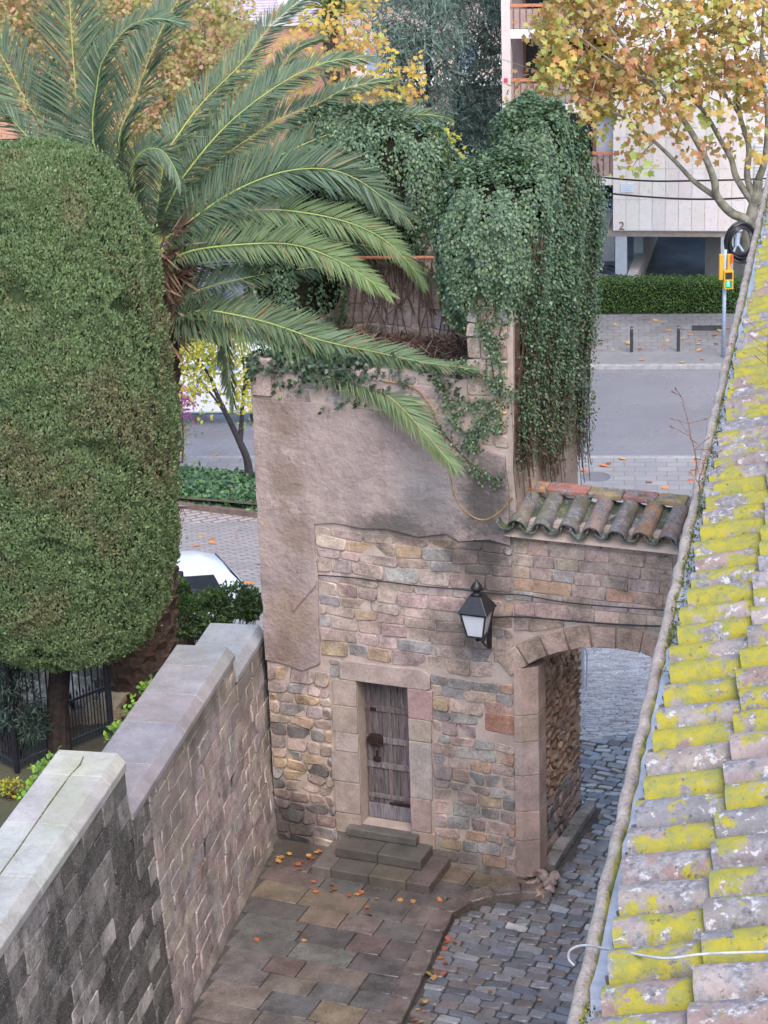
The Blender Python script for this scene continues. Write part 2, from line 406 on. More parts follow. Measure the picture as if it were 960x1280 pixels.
for (x, y, w, rh, p) in vis[300:] + [r for r in rest if r[4][1] > 20 and r[4][1] < 40]:
    F2 = ground_mat(p); loc = (0, 0) if F2 is not FG else (x + w / 2, y + rh / 2)
    a, b = w / 2 - .006, rh / 2 - .006; h = .024 + RG.uniform(-.008, .008)
    v = [F2.P(loc[0] + i * a, loc[1] + j * b, -.01) for i, j in ((-1, -1), (1, -1), (1, 1), (-1, 1))] + [F2.P(loc[0] + i * a * .82, loc[1] + j * b * .78, h + RG.uniform(-.004, .004)) for i, j in ((-1, -1), (1, -1), (1, 1), (-1, 1))]
    mbs.add(v, [(4, 5, 6, 7), (0, 1, 5, 4), (1, 2, 6, 5), (2, 3, 7, 6), (3, 0, 4, 7)])
so = mbs.obj('far_setts', None, street, kind='stuff')
t = NT('small setts'); vv = t.voro(5.0); c = t.mix(1.0, t.mix(t.ramp(t.noise(3.5, 3, .5), .3, .7), (.38, .38, .405, 1), (.27, .27, .29, 1)), _grey(t, t.ramp(t.vec('DOT_PRODUCT', vv.outputs['Color'], (.33, .33, .33)), .1, .9, .7, 1.15, False)), 'MULTIPLY')
t.bump(t.noise(40, 4, .6), .4, .01); so.data.materials.append(t.out(c, t.ramp(t.noise(2, 4, .6), .3, .7, .12, .4), .5))

terr_pts = [(-.2, -9)] + [(k[0] - .02, k[1]) for k in KF] + [(3.7, .3), (-.3, .6)]
terr_pts[0] = (KF[0][0] - 1.6, KF[0][1] - 3.0); terr_pts = [(-3.5, KF[0][1] - 3)] + [(KF[0][0] - 1.0, KF[0][1] - 3)] + terr_pts[1:]
m = MB(); m.prism(FG, terr_pts, -.05, .075); terrace = structure(m.obj('terrace', M_JOINT))
M_FLAG = m_stone('flagstone', [(FP0, r, c_, st, w_) for FP0, r, c_, st, w_ in [(FG.P(.3, -.3, .1), (.8, .6, .4), (.06, .045, .035), .6, .7), (FG.P(1.4, -1.2, .1), (1.4, .8, .4), (.1, .09, .08), .35, .9)]], wet=(.10, .38), bump=.4, amt=.95)
flag_cols = [(.155, .125, .11), (.135, .118, .11), (.17, .14, .12), (.145, .11, .10), (.18, .14, .10), (.125, .12, .115), (.17, .145, .125), (.11, .10, .095)]
WD = np.array([math.sin(math.radians(11.6)), math.cos(math.radians(11.6)), 0])      # run of the garden wall
WB = np.array([-2.37, 22.01, 0])
def wall_x(yy):              # wall base in floor frame at depth yy
    wu, wv = (WB - FG.o).dot(FG.u), (WB - FG.o).dot(FG.v); du, dv = WD.dot(FG.u), WD.dot(FG.v)
    return wu + du * (yy - wv) / dv
y = -.02; row = 0
while y > KF[0][1] - 1.2:
    rh = RG.uniform(.33, .44); x = wall_x(y - rh / 2) + .06 + (0 if row % 2 else .0); lim = 9
    x0 = x
    while x < 4:
        w = RG.uniform(.42, .82)
        if not in_terrace(x + .1, y - rh / 2): break
        xr = x + w
        # stop at the kerb
        kx = next((xx for xx in np.arange(x, x + w + .4, .02) if not in_terrace(xx + .25, y - rh / 2)), None)
        if kx is not None and kx < xr + .12: xr = kx
        if xr - x > .08: piece('flagstone', FG, rrect(x + .006, xr - .006, y - rh + .004, y - .004, .012), terrace, M_FLAG, pick(flag_cols), proud=.1 + RG.uniform(-.003, .004), base=.05, bev=.008, jit=.004)
        x = xr
        if kx is not None and kx <= xr: break
    y -= rh; row += 1
# kerb stones along the edge
def along(pts, step):
    o = [pts[0]]; acc = 0
    for a, b in zip(pts[:-1], pts[1:]):
        L = math.hypot(b[0] - a[0], b[1] - a[1]); n = max(1, round(L / step))
        for i in range(1, n + 1): o.append((a[0] + (b[0] - a[0]) * i / n, a[1] + (b[1] - a[1]) * i / n))
    return o
kp = [(KF[0][0] - (KF[1][0] - KF[0][0]) * 5, KF[0][1] - (KF[1][1] - KF[0][1]) * 5), KF[1], KF[3], KF[5], KF[6], KF[7], KF[8], KF[9]]
kp = along(kp, .62)
nrm = []
for i in range(len(kp)):
    a, b = kp[max(i - 1, 0)], kp[min(i + 1, len(kp) - 1)]; d = (b[0] - a[0], b[1] - a[1]); L = math.hypot(*d); nrm.append((-d[1] / L * .25, d[0] / L * .25))
for i in range(len(kp) - 1):
    a, b = kp[i], kp[i + 1]; na, nb = nrm[i], nrm[i + 1]
    piece('kerb_stone', FG, [a, b, (b[0] + nb[0], b[1] + nb[1]), (a[0] + na[0], a[1] + na[1])], terrace, M_FLAG, jcol((.165, .13, .115)), proud=.112, base=-.04, bev=.02, jit=.004)

# ================================================================== garden wall on the left
wall = thing('garden_wall', 'long stone garden wall with stepped slab coping beside the flagstone terrace', 'wall', WB)
FW = Frame(WB, WD, (0, 0, 1)); OUT = FW.n                       # faces right, towards the terrace
BAT = .045                                                     # the face leans back a little
FW = Frame(WB, WD, np.array([0, 0, 1.0]) - OUT * BAT)
YS = 21.02
sA = (YS - WB[1]) / WD[1]; sE = (25.0 - WB[1]) / WD[1]; sT = 4.25
def wall_top(s): return 3.62 if s < sA else 3.04
M_WALLM = m_plain('wall core mortar', (.13, .115, .10), .95, .1, var=.4, scale=9, bump=.6)
m = MB(); m.box(FW, -8, sA, -.1, 3.62, -.62, -.01); m.box(FW, sA, 3.18, -.1, 3.04, -.62, -.01); m.box(FW, 3.18, 4.75, -.1, 2.72, -.62, -.01); m.obj('wall_core', M_WALLM, wall)
M_BLOCK = m_stone('wall block', [(FW.P(1.5, 2.95), (1.5, 1.5, .28), (.10, .095, .075), .75, .9), (FW.P(.3, 2.6), (.5, 1.2, .9), (.2, .17, .15), .6, .9), (FW.P(3.6, 2.6), (.6, 1.2, .5), (.16, .14, .12), .6, .8)], bump=1.0, amt=1.0, soot=.35)
M_BLOCKD = m_stone('sooty wall block', bump=1.3, amt=1.2, soot=.7, lichen=.8)
sSeam = FW.px(200, 1120)[0]
pinkish = [(.39, .32, .30), (.36, .30, .285), (.39, .31, .285), (.37, .32, .305), (.385, .325, .28), (.35, .295, .285)]
darks = [(.115, .105, .10), (.095, .088, .082), (.14, .13, .122), (.085, .08, .075), (.125, .108, .1), (.2, .185, .175), (.16, .145, .14), (.25, .225, .215), (.13, .12, .115), (.3, .27, .26)]
wrest = MB()
def wblocks(s0, s1, z0, z1, h, w, dark):
    for a, b, c, d in courses(s0, s1, z0, z1, h, w, .006):
        q = px_of(FW.P((a + b) / 2, (c + d) / 2))
        if q[0] < -30 or q[1] > 1300:
            wrest.box(FW, a, b, c, d, -.04, .008 + RG.uniform(-.004, .004)); continue
        light = dark and RG.random() < .06
        piece('block', FW, rrect(a, b, c, d, .008), wall, M_BLOCKD if dark and not light else M_BLOCK, (.42, .38, .36) if light else (pick(darks) if dark else pick(pinkish)), proud=.008 + RG.uniform(-.005, .007), bev=.007, jit=.006)
wblocks(-6.5, sA - .004, .02, 3.6, .235, .46, True); wblocks(sA + .002, sSeam, .02, 3.03, .23, .40, True)
wblocks(sSeam + .01, 3.17, .02, 3.03, .225, .40, False)
wblocks(3.19, 4.5, .02, 2.7, .225, .38, False)
wrest.obj('outer_blocks', M_BLOCKD, wall, color=(.12, .11, .105), bevel=.005, kind='stuff')
# copings: real slabs with a chamfered outer edge
M_COPE = m_stone('coping slab', [((-3.2, 20.2, 3.8), (.25, 1.2, .3), (.30, .32, .2), .45, .8)], wet=(.3, .65), bump=.35, amt=.45)
def coping(s0, s1, zt, th, step, col, wo=.035, wi=-.68, kd=(0, 0, 0)):
    s = s0
    while s < s1 - .05:
        e = min(s + step * RG.uniform(.85, 1.15), s1)
        if s1 - e < .25: e = s1
        mm = MB(); F0 = Frame(WB, WD, (0, 0, 1)); off = -BAT * zt
        prof = [(wi + off, zt - th), (wo + off, zt - th), (wo + off, zt - .10), (wo - .09 + off, zt), (wi + off, zt)]
        FQ = Frame(WB + np.array([0, 0, 0]), F0.n, (0, 0, 1))                 # n = -run
        mm.prism(FQ, prof, -(e - .003), -(s + .003)); mm.obj('coping_slab', M_COPE, wall, color=jcol(col, .08, .04), bevel=.008)
        s = e
coping(-6.5, sA, 3.8, .19, .95, (.37, .36, .335))
coping(sA + .004, 3.18, 3.2, .17, .9, (.27, .255, .26))
coping(3.185, 4.6, 2.9, .17, .9, (.28, .275, .29))
m = MB(); F0 = Frame(WB, WD, (0, 0, 1)); m.box(F0, -7, 4.2, 0, .05, -.02, .05); m.obj('wall_foot_gap', m_plain('damp earth seam', (.035, .03, .026), .9, .2), wall)
# lead crack filled with moss along the near coping
up_ = np.array([0, 0, 1.0]); pts = [onz(x, y, 3.803) for x, y in ((104, 946), (100, 956), (88, 968), (78, 982), (62, 1004), (44, 1030), (22, 1062), (-10, 1106))]
m = MB(); m.tube([p - up_ * .006 for p in pts], [.008, .013, .007, .011, .012, .01, .011, .01], 6); m.obj('mossy_joint', m_plain('joint moss', (.13, .12, .07), .95, .1, var=.6, scale=20), wall)
pts = [onz(x, y, 3.204 - .42 * 0) for x, y in ((160, 940), (166, 948))]

# garden soil behind the wall
gp = [(-30, 8), (WB[0] + WD[0] * -13 - .5, WB[1] + WD[1] * -13), (WB[0] + WD[0] * 4.3 - .5, WB[1] + WD[1] * 4.3), (-2.2, 28.6), (-3.0, 29.6), (-30, 31)]
m = MB(); m.prism(ZF, gp, -1.0, 1.5); structure(m.obj('garden_ground', M_EARTH))
# ================================================================== gate tower
BEIGE, PINK, GREY, OCHRE, MAUVE, ORANGE, DARK = (.39, .305, .255), (.41, .30, .265), (.31, .28, .265), (.40, .295, .205), (.345, .27, .25), (.42, .27, .20), (.18, .16, .15)
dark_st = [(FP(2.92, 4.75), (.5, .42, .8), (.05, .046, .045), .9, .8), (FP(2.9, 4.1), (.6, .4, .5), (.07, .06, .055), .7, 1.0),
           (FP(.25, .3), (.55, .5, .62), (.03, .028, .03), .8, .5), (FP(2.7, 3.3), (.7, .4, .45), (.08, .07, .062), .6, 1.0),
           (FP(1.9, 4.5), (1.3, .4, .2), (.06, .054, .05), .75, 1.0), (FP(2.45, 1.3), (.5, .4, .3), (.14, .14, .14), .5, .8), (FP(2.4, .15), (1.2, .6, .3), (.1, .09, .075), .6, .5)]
M_STONE = m_stone('masonry stone', dark_st, bump=0.9, amt=.95, soot=.42)
M_DRESS = m_stone('dressed stone', [(FP(.25, .3), (.55, .5, .62), (.03, .028, .03), .8, .5), (FP(3.4, .4), (.4, .4, .6), (.2, .16, .14), .5, .9)], bump=0.55, amt=0.6)
t = NT('lime mortar')
mc = t.mix(t.ramp(t.noise(4, 5, .7), .3, .7), (.47, .38, .33, 1), (.36, .285, .245, 1))
for ce, r, sc, st, wp in dark_st: mc = t.mix(t.math('MULTIPLY', t.blob(ce, r, wp), st), mc, sc)
t.bump(t.noise(45, 5, .7), .6, .012); M_MORT = t.out(mc, .95, .15)
t = NT('old plaster')
pc = t.mix(t.ramp(t.noise(1.7, 6, .65), .3, .7), (.38, .30, .275, 1), (.28, .22, .21, 1))
pc = t.mix(t.ramp(t.noise(7, 8, .75), .5, .72, 0, .7), pc, (.22, .17, .155)); pc = t.mix(t.ramp(t.noise(55, 5, .75), .6, .75, 0, .5), pc, (.13, .11, .10))
pc = t.mix(t.ramp(t.noise(5, 6, .75, dist=.6), .58, .68, 0, .35), pc, (.48, .42, .39))
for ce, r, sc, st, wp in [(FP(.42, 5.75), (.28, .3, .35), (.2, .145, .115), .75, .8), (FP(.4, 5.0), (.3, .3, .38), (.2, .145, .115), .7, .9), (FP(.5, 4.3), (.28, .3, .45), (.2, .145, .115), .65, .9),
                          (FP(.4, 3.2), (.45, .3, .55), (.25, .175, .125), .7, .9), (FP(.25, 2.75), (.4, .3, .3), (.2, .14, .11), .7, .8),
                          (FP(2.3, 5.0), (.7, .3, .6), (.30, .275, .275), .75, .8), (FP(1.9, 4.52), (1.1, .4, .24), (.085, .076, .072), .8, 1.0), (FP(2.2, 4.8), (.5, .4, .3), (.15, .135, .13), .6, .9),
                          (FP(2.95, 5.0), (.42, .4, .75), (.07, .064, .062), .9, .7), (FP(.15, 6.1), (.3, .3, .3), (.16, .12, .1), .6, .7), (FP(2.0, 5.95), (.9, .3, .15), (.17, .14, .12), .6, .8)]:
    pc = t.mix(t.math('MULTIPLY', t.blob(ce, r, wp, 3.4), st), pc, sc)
sm_ = t.n.new('ShaderNodeMapping'); sm_.inputs['Scale'].default_value = (9, 9, .8); t.l.new(t.pos, sm_.inputs[0]); pc = t.mix(t.ramp(t.noise(1.0, 6, .7, sm_.outputs[0]), .52, .75, 0, .4), pc, (.17, .14, .13)); pc = t.mix(t.ramp(t.noise(2.6, 7, .75, dist=1.2), .6, .7, 0, .3), pc, (.50, .43, .40))
t.bump(t.math('ADD', t.noise(4.5, 6, .65), t.math('MULTIPLY', t.noise(34, 4, .6), .14)), .8, .06); M_PLAST = t.out(pc, .93, .15)

tower = thing('gate_tower', 'ruined stone gate tower with pink plaster, small wooden door and ivy on its walls', 'tower', FP(1.6, 0, -1))
DS0, DS1, DZ0, DZ1 = 1.22, 1.89, 0.49, 2.46
m = MB()
m.box(FA, .01, DS0, 0, DZ1, -.5, 0); m.box(FA, DS1, 3.36, 0, DZ1, -.5, 0); m.box(FA, DS0, DS1, 0, DZ0, -.5, 0)
m.prism(FA, [(.01, DZ1), (3.36, DZ1), (3.3, 5.6), (3.26, 6.5), (2.6, 6.42), (1.9, 6.5), (1.0, 6.4), (.5, 6.48), (.01, 6.35)], -.5, 0)
m.obj('front_wall', M_MORT, tower)
m = MB(); m.box(FS, .5, 2.15, 0, 5.6, -.62, -.03); m.prism(FS, [(.02, 5.6), (2.15, 5.6), (2.15, 8.9), (1.9, 9.0), (1.3, 8.7), (.9, 8.45), (.3, 8.5), (.02, 8.2)], -.6, -.12)
m.obj('side_wall', M_MORT, tower)
m = MB(); m.prism(FA, [(.01, 0), (2.75, 0), (2.75, 7.3), (2.0, 7.6), (1.5, 8.3), (.5, 8.4), (.01, 7.9)], -2.15, -1.75); m.obj('back_wall', M_MORT, tower)
m = MB(); m.prism(FS, [(.5, 0), (1.75, 0), (1.75, 7.2), (1.2, 6.8), (.5, 6.4)], -3.41, -2.95); m.obj('end_wall', M_MORT, tower)
m = MB(); m.box(FA, .46, 2.78, 6.0, 6.3, -1.75, -.5); m.obj('rubble_fill', m_plain('dry earth', (.10, .075, .06), .95, .1, var=.4, bump=.8), tower)

# plaster skin
pl = [(.0, 2.58), (.25, 2.56), (.5, 2.5), (.74, 2.62), (.75, 3.3), (.77, 3.7), (.74, 4.1), (.75, 4.46), (1.0, 4.5), (1.35, 4.47), (1.7, 4.5), (2.1, 4.44), (2.45, 4.52), (2.62, 4.44), (3.0, 4.5), (3.25, 4.46),
      (3.24, 5.1), (3.2, 5.55), (2.85, 5.62), (2.7, 5.9), (2.3, 5.98), (1.6, 5.96), (.9, 5.99), (.33, 5.97), (.0, 6.0)]
def dens(p, step=.14, amp=.012):
    o = []
    for i in range(len(p)):
        a, b = p[i], p[(i + 1) % len(p)]; k = max(1, int(math.hypot(b[0] - a[0], b[1] - a[1]) / step))
        for j in range(k):
            e = 0 if j == 0 else amp
            o.append((a[0] + (b[0] - a[0]) * j / k + RG.uniform(-e, e), a[1] + (b[1] - a[1]) * j / k + RG.uniform(-e, e)))
    return o
m = MB(); m.prism(FA, dens(pl), -.01, .032); plo = m.obj('plaster', M_PLAST, tower, bevel=.008)
# slanting lip where the plaster broke away
m = MB(); m.prism(FA, [(.42, 3.28), (.74, 3.66), (.77, 3.74), (.62, 3.62), (.4, 3.42)], .02, .055); m.obj('plaster_ridge', M_PLAST, tower, bevel=.01)

PAL_A = [BEIGE, PINK, PINK, GREY, BEIGE, MAUVE, MAUVE, BEIGE, PINK, GREY, BEIGE, (.37, .29, .26), OCHRE]
def lay(rects, cols, parent, mat, name='stone', F=FA, proud=.011, skip=None, cut=.018, bev=.011, jit=.009, crown=0.0):
    for a, b, z0, z1 in rects:
        if skip and skip((a + b) / 2, (z0 + z1) / 2): continue
        piece(name, F, [(x + .006 * math.sin(y * 13 + x), y + .016 * math.sin(x * 2.3 + y * 1.7) + .008 * math.sin(x * 6.1 + y * 5)) for x, y in rrect(a, b, z0, z1, cut)], parent, mat, pick(cols), proud=proud + RG.uniform(-.005, .008), bev=bev, jit=jit, crown=crown)
lay(courses(.76, 3.26, 2.74, 4.43, .165, .37, .005), PAL_A, tower, M_STONE, skip=lambda s, z: s > 3.1 and z < 2.95)
lay(courses(.01, .86, .02, 2.53, .16, .26, .004), [BEIGE, GREY, MAUVE, GREY, DARK, PINK, MAUVE, BEIGE, OCHRE], tower, M_STONE, crown=.0, cut=.03, proud=.016, bev=.016, jit=.012)
lay(courses(.86, 1.04, 2.47, 2.7, .2, .25, .009), [BEIGE, GREY], tower, M_STONE)
lay(courses(2.2, 3.26, .04, 2.68, .155, .30, .005), [GREY, BEIGE, MAUVE, PINK, GREY, BEIGE, MAUVE, OCHRE, GREY, ORANGE, BEIGE], tower, M_STONE, skip=lambda s, z: s > 2.86 and 1.95 < z < 2.4)
piece('stone', FA, rrect(2.88, 3.3, 2.02, 2.27, .02), tower, M_STONE, (.40, .21, .15), proud=.012)
piece('stone', FA, rrect(2.88, 3.3, 2.28, 2.42, .02), tower, M_STONE, (.41, .26, .21), proud=.01)
lay(courses(.86, 2.2, .02, .48, .15, .3), [GREY, MAUVE, DARK], tower, M_STONE)
# cap courses above the plaster and the pier on the right
lay(courses(.02, 2.66, 5.99, 6.42, .17, .42), [BEIGE, GREY, MAUVE, BEIGE], tower, M_STONE, proud=.01)
lay(courses(2.74, 3.24, 5.66, 8.0, .2, .27), [BEIGE, PINK, BEIGE, ORANGE, GREY], tower, M_STONE, proud=.012)
piece('stone', FA, rrect(.0, .28, 6.02, 6.5), tower, M_STONE, (.36, .28, .25), proud=.045)
# stones of the inner back wall above the fill
FB = Frame(FP(0, 0, -1.75), U, (0, 0, 1))
lay(courses(.45, 2.75, 6.3, 7.5, .21, .38), [GREY, MAUVE, BEIGE], tower, M_STONE, proud=.02, name='inner_stone', F=FB)
# door surround
def jamb(s0, s1, zs, cols):
    for i in range(len(zs) - 1):
        e = RG.uniform(-.05, .05)
        a, b = (s0 + e, s1) if s0 < 1.2 else (s0, s1 + e)
        piece('jamb_stone', FA, rrect(a, b, zs[i] + .003, zs[i + 1] - .003, .008), tower, M_DRESS, jcol(cols[i % len(cols)], .05, .03), proud=.035, bev=.007, jit=.003, base=-.3)
jamb(.88, 1.215, [.34, .62, 1.06, 1.48, 1.74, 2.1, 2.46], [(.38, .29, .25), (.39, .31, .275), (.36, .295, .275), (.39, .305, .275)])
jamb(1.895, 2.19, [.3, .52, .98, 1.76, 2.06, 2.46], [(.40, .30, .24), (.39, .29, .265), (.37, .315, .30), (.36, .29, .24), (.41, .27, .25)])
piece('lintel', FA, [(1.0, 2.465), (2.16, 2.465), (2.2, 2.5), (2.2, 2.66), (2.1, 2.72), (1.06, 2.71), (1.0, 2.66)], tower, M_DRESS, (.38, .30, .265), proud=.038, bev=.008, jit=.002, base=-.3)
# corner pilaster of the gateway
for i, (z0, z1) in enumerate([(.12, .62), (.62, 1.02), (1.02, 1.5), (1.5, 1.95), (1.95, 2.3), (2.3, 2.92)]):
    c = jcol([(.40, .29, .24), (.42, .31, .26), (.38, .29, .26), (.42, .32, .29)][i % 4], .06, .03)
    mm = MB(); pts = [(3.27, .045), (3.36, .05), (3.43, .0), (3.545, -.07), (3.56, -.3), (3.45, -.38), (3.27, -.38)]
    FH = Frame(A0, U, NF)
    mm.prism(FH, pts, -z1 + .003, -z0 - .003) if FH.n[2] < 0 else mm.prism(FH, pts, z0 + .003, z1 - .003)
    mm.obj('pilaster_block', M_DRESS, tower, color=c, bevel=.008)
# rubble of the passage wall
lay([r for r in courses(.38, 2.14, .8, 3.0, .12, .17, .013, .3, .4)], [(.52, .33, .215), (.50, .335, .24), (.45, .28, .195), (.54, .37, .26)], tower, M_STONE, 'rubble_stone', FS, proud=.006, cut=.03, jit=.014, bev=.010)
lay(courses(.38, 2.14, .05, .8, .16, .24, .01), [(.42, .30, .25), (.38, .28, .25), GREY], tower, M_STONE, 'rubble_stone', FS, proud=.01, cut=.03)
for i in range(5):
    a = .42 + i * .36
    mm = MB(); mm.box(FS, a, a + .34, 0.0, .12 + .02 * (i % 2), .03, .2); mm.obj('plinth_stone', M_STONE, tower, color=jcol((.26, .24, .23)), bevel=.02)
# heap of fallen stone at the foot of the pilaster
for i in range(26):
    s = RG.gauss(3.62, .13); c = RG.uniform(-.1, .26); k = max(0, 1 - abs(s - 3.6) / .35)
    z = RG.uniform(0, .22) * k + .04; r = RG.uniform(.05, .11); p = FP(s, z, c)
    Q = rnd_dirs(9) * r * NR.uniform(.75, 1.1, (9, 1)); bm = bmesh.new()
    for q in Q: bm.verts.new(tuple(p + q))
    bmesh.ops.convex_hull(bm, input=bm.verts); me = bpy.data.meshes.new('rubble'); bm.to_mesh(me); bm.free()
    link('loose_stone', me, M_STONE, tower, color=jcol([PINK, BEIGE, ORANGE, MAUVE][i % 4]))

# ------------------------------------------------------------------ door
t = NT('weathered door wood'); tc = t.n.new('ShaderNodeMapping'); tc.inputs['Scale'].default_value = (14, 14, 1.2); t.l.new(t.pos, tc.inputs[0])
gn = t.noise(3.0, 6, .7, tc.outputs[0]); g2 = t.noise(2.2, 4, .6)
wc = t.mix(t.ramp(gn, .3, .7), (.085, .068, .066, 1), (.22, .19, .185, 1)); wc = t.mix(t.ramp(g2, .5, .7, 0, .6), wc, (.17, .105, .085)); wc = t.mix(1.0, wc, t.oi.outputs['Color'], 'MULTIPLY')
t.bump(gn, .5, .01); M_WOOD = t.out(wc, .85, .2)
M_IRON = m_plain('rusty iron', (.035, .022, .018), .75, .3, .3, var=.5, scale=30, bump=.4)
m = MB(); m.box(FA, DS0 + .005, DS1 - .005, DZ0, DZ1, -.27, -.235); door = m.obj('door', M_WOOD, tower, color=(.9, .9, .92)); sub(door)
w3 = (DS1 - DS0) / 3
for i in range(3):
    for z0, z1 in ((DZ0 + .02, DZ1 - .01),):
        m = MB(); m.box(FA, DS0 + .008 + i * w3, DS0 + (i + 1) * w3 - .006, z0, z1, -.235, -.222); m.obj('plank', M_WOOD, door, color=jcol((1, 1, 1), .2), bevel=.004)
for z0, z1, k in ((.5, .70, (1.25, 1.35, 1.5)), (.78, .84, (1.1, 1.15, 1.2)), (1.2, 1.28, (1.2, 1.25, 1.3)), (1.55, 1.63, (1.3, 1.35, 1.4)), (1.98, 2.05, (1.0, .95, .95)), (2.38, 2.45, (.8, .8, .8))):
    m = MB(); m.box(FA, DS0 + .01, DS1 - .01, z0, z1, -.222, -.2); m.obj('rail', M_WOOD, door, color=k, bevel=.005)
for s in (DS0 + .03, DS0 + .30, DS1 - .07):
    m = MB(); m.box(FA, s, s + .055, .72, 2.38, -.2215, -.206); m.obj('stile', M_WOOD, door, color=jcol((1.05, 1.0, 1.0)), bevel=.004)
m = MB(); m.prism(FA, rrect(DS0 + .04, DS0 + .25, 1.53, 1.68, .06), -.2, -.13); lock = m.obj('lock_case', M_IRON, door, bevel=.02)
m = MB(); m.tube([FP(DS0 + .18, 1.57, -.12), FP(DS0 + .26, 1.56, -.11)], .012); m.obj('lock_bolt', M_IRON, door)
m = MB(); m.box(FA, DS0 + .11, DS0 + .2, 1.3, 1.36, -.2, -.17); m.box(FA, DS0 + .13, DS0 + .17, 1.36, 1.44, -.205, -.19); m.obj('latch', M_IRON, door, bevel=.008)
m = MB(); m.box(FA, DS0 + .08, DS0 + .16, 1.99, 2.03, -.2, -.18); m.obj('hinge', M_IRON, door, bevel=.006)
m = MB(); m.box(FA, DS0 + .3, DS1 - .02, .715, .745, -.222, -.19); m.obj('drip_bar', M_IRON, door, bevel=.006)

# ------------------------------------------------------------------ steps
M_STEP = m_stone('worn step stone', [(FP(1.5, .2, .3), (1.2, 1.0, .4), (.065, .062, .05), .4, .9)], wet=(.2, .5), bump=.5, amt=.6)
steps = thing('stone_steps', 'two mossy worn stone steps below the wooden tower door', 'steps', FP(1.5, .1, .4))
def slab(name, F, a0, a1, b0, b1, c0, c1, parent, mat, col, bev=.015):
    mm = MB(); mm.box(F, a0, a1, b0, b1, c0, c1); return mm.obj(name, mat, parent, color=col, bevel=bev)
for a0, a1, col in ((.84, 1.1, (.17, .145, .13)), (1.105, 1.6, (.125, .11, .098)), (1.605, 2.1, (.145, .12, .095)), (2.105, 2.41, (.15, .115, .108))):
    slab('step_stone', FA, a0, a1, .05, .23, .03, .78, steps, M_STEP, col)
slab('step_stone', FA, 1.04, 1.6, .232, .37, .03, .47, steps, M_STEP, (.115, .10, .09)); slab('step_stone', FA, 1.605, 2.18, .232, .37, .03, .47, steps, M_STEP, (.12, .108, .096))
slab('threshold', FA, 1.06, 2.0, .374, .487, -.24, .16, steps, M_STEP, (.14, .128, .118))

# ------------------------------------------------------------------ archway
arch = thing('archway', 'stone archway wall with a segmental arch and a small clay tile roof', 'archway', FP(4.6, 0, -.25))
ACX, AR, ACZ = 4.55, 1.93, 3.33 - 1.93
def intr(s, R=AR): d = s - ACX; return ACZ + math.sqrt(max(R * R - d * d, .01))
arcp = [(3.42 + i * (2.26 / 24), intr(3.42 + i * (2.26 / 24))) for i in range(25)]
m = MB(); m.prism(FA, [(3.3, 2.93), (3.42, 2.93)] + arcp + [(5.68, 0), (6.75, 0), (6.75, 4.78), (3.3, 4.78)], -.55, -.004); m.obj('arch_wall', M_MORT, arch)
a0, a1 = math.asin((3.22 - ACX) / AR), math.asin((5.86 - ACX) / AR); nv = 10
for i in range(nv):
    t0 = a0 + (a1 - a0) * (i + .03) / nv; t1 = a0 + (a1 - a0) * (i + .97) / nv; pts = []
    Ri, Ro = AR - .012, AR + .255 + RG.uniform(-.012, .012)
    for tt, R in ((t0, Ri), ((t0 + t1) / 2, Ri), (t1, Ri), (t1, Ro), ((t0 + t1) / 2, Ro), (t0, Ro)): pts.append((ACX + R * math.sin(tt), ACZ + R * math.cos(tt)))
    piece('voussoir', FA, pts, arch, M_STONE, jcol([(.40, .29, .235), (.36, .26, .21), (.39, .27, .22)][i % 3], .08), proud=.03, bev=.012, jit=.004, base=-.3)
for a, b, z0, z1 in courses(3.27, 6.7, 2.95, 4.74, .16, .36, .004):
    e0, e1, em = intr(a, AR + .27) if a < 5.9 else 0, intr(b, AR + .27) if b < 5.9 else 0, 0
    if 3.2 < (a + b) / 2 < 5.95 and z1 < min(e0, e1) + .05: continue
    if (a + b) / 2 < 5.9: p = [(a, max(z0, e0)), (b, max(z0, e1)), (b, z1), (a, z1)]
    else: p = [(a, z0), (b, z0), (b, z1), (a, z1)]
    if p[2][1] - p[1][1] < .04 or p[3][1] - p[0][1] < .04: continue
    piece('stone', FA, p, arch, M_STONE, pick([BEIGE, PINK, (.40, .30, .24), MAUVE, ORANGE, BEIGE, PINK, MAUVE, BEIGE] if RG.random() < .92 else [GREY]), proud=.01, bev=.009, jit=.006)
M_TILE = None
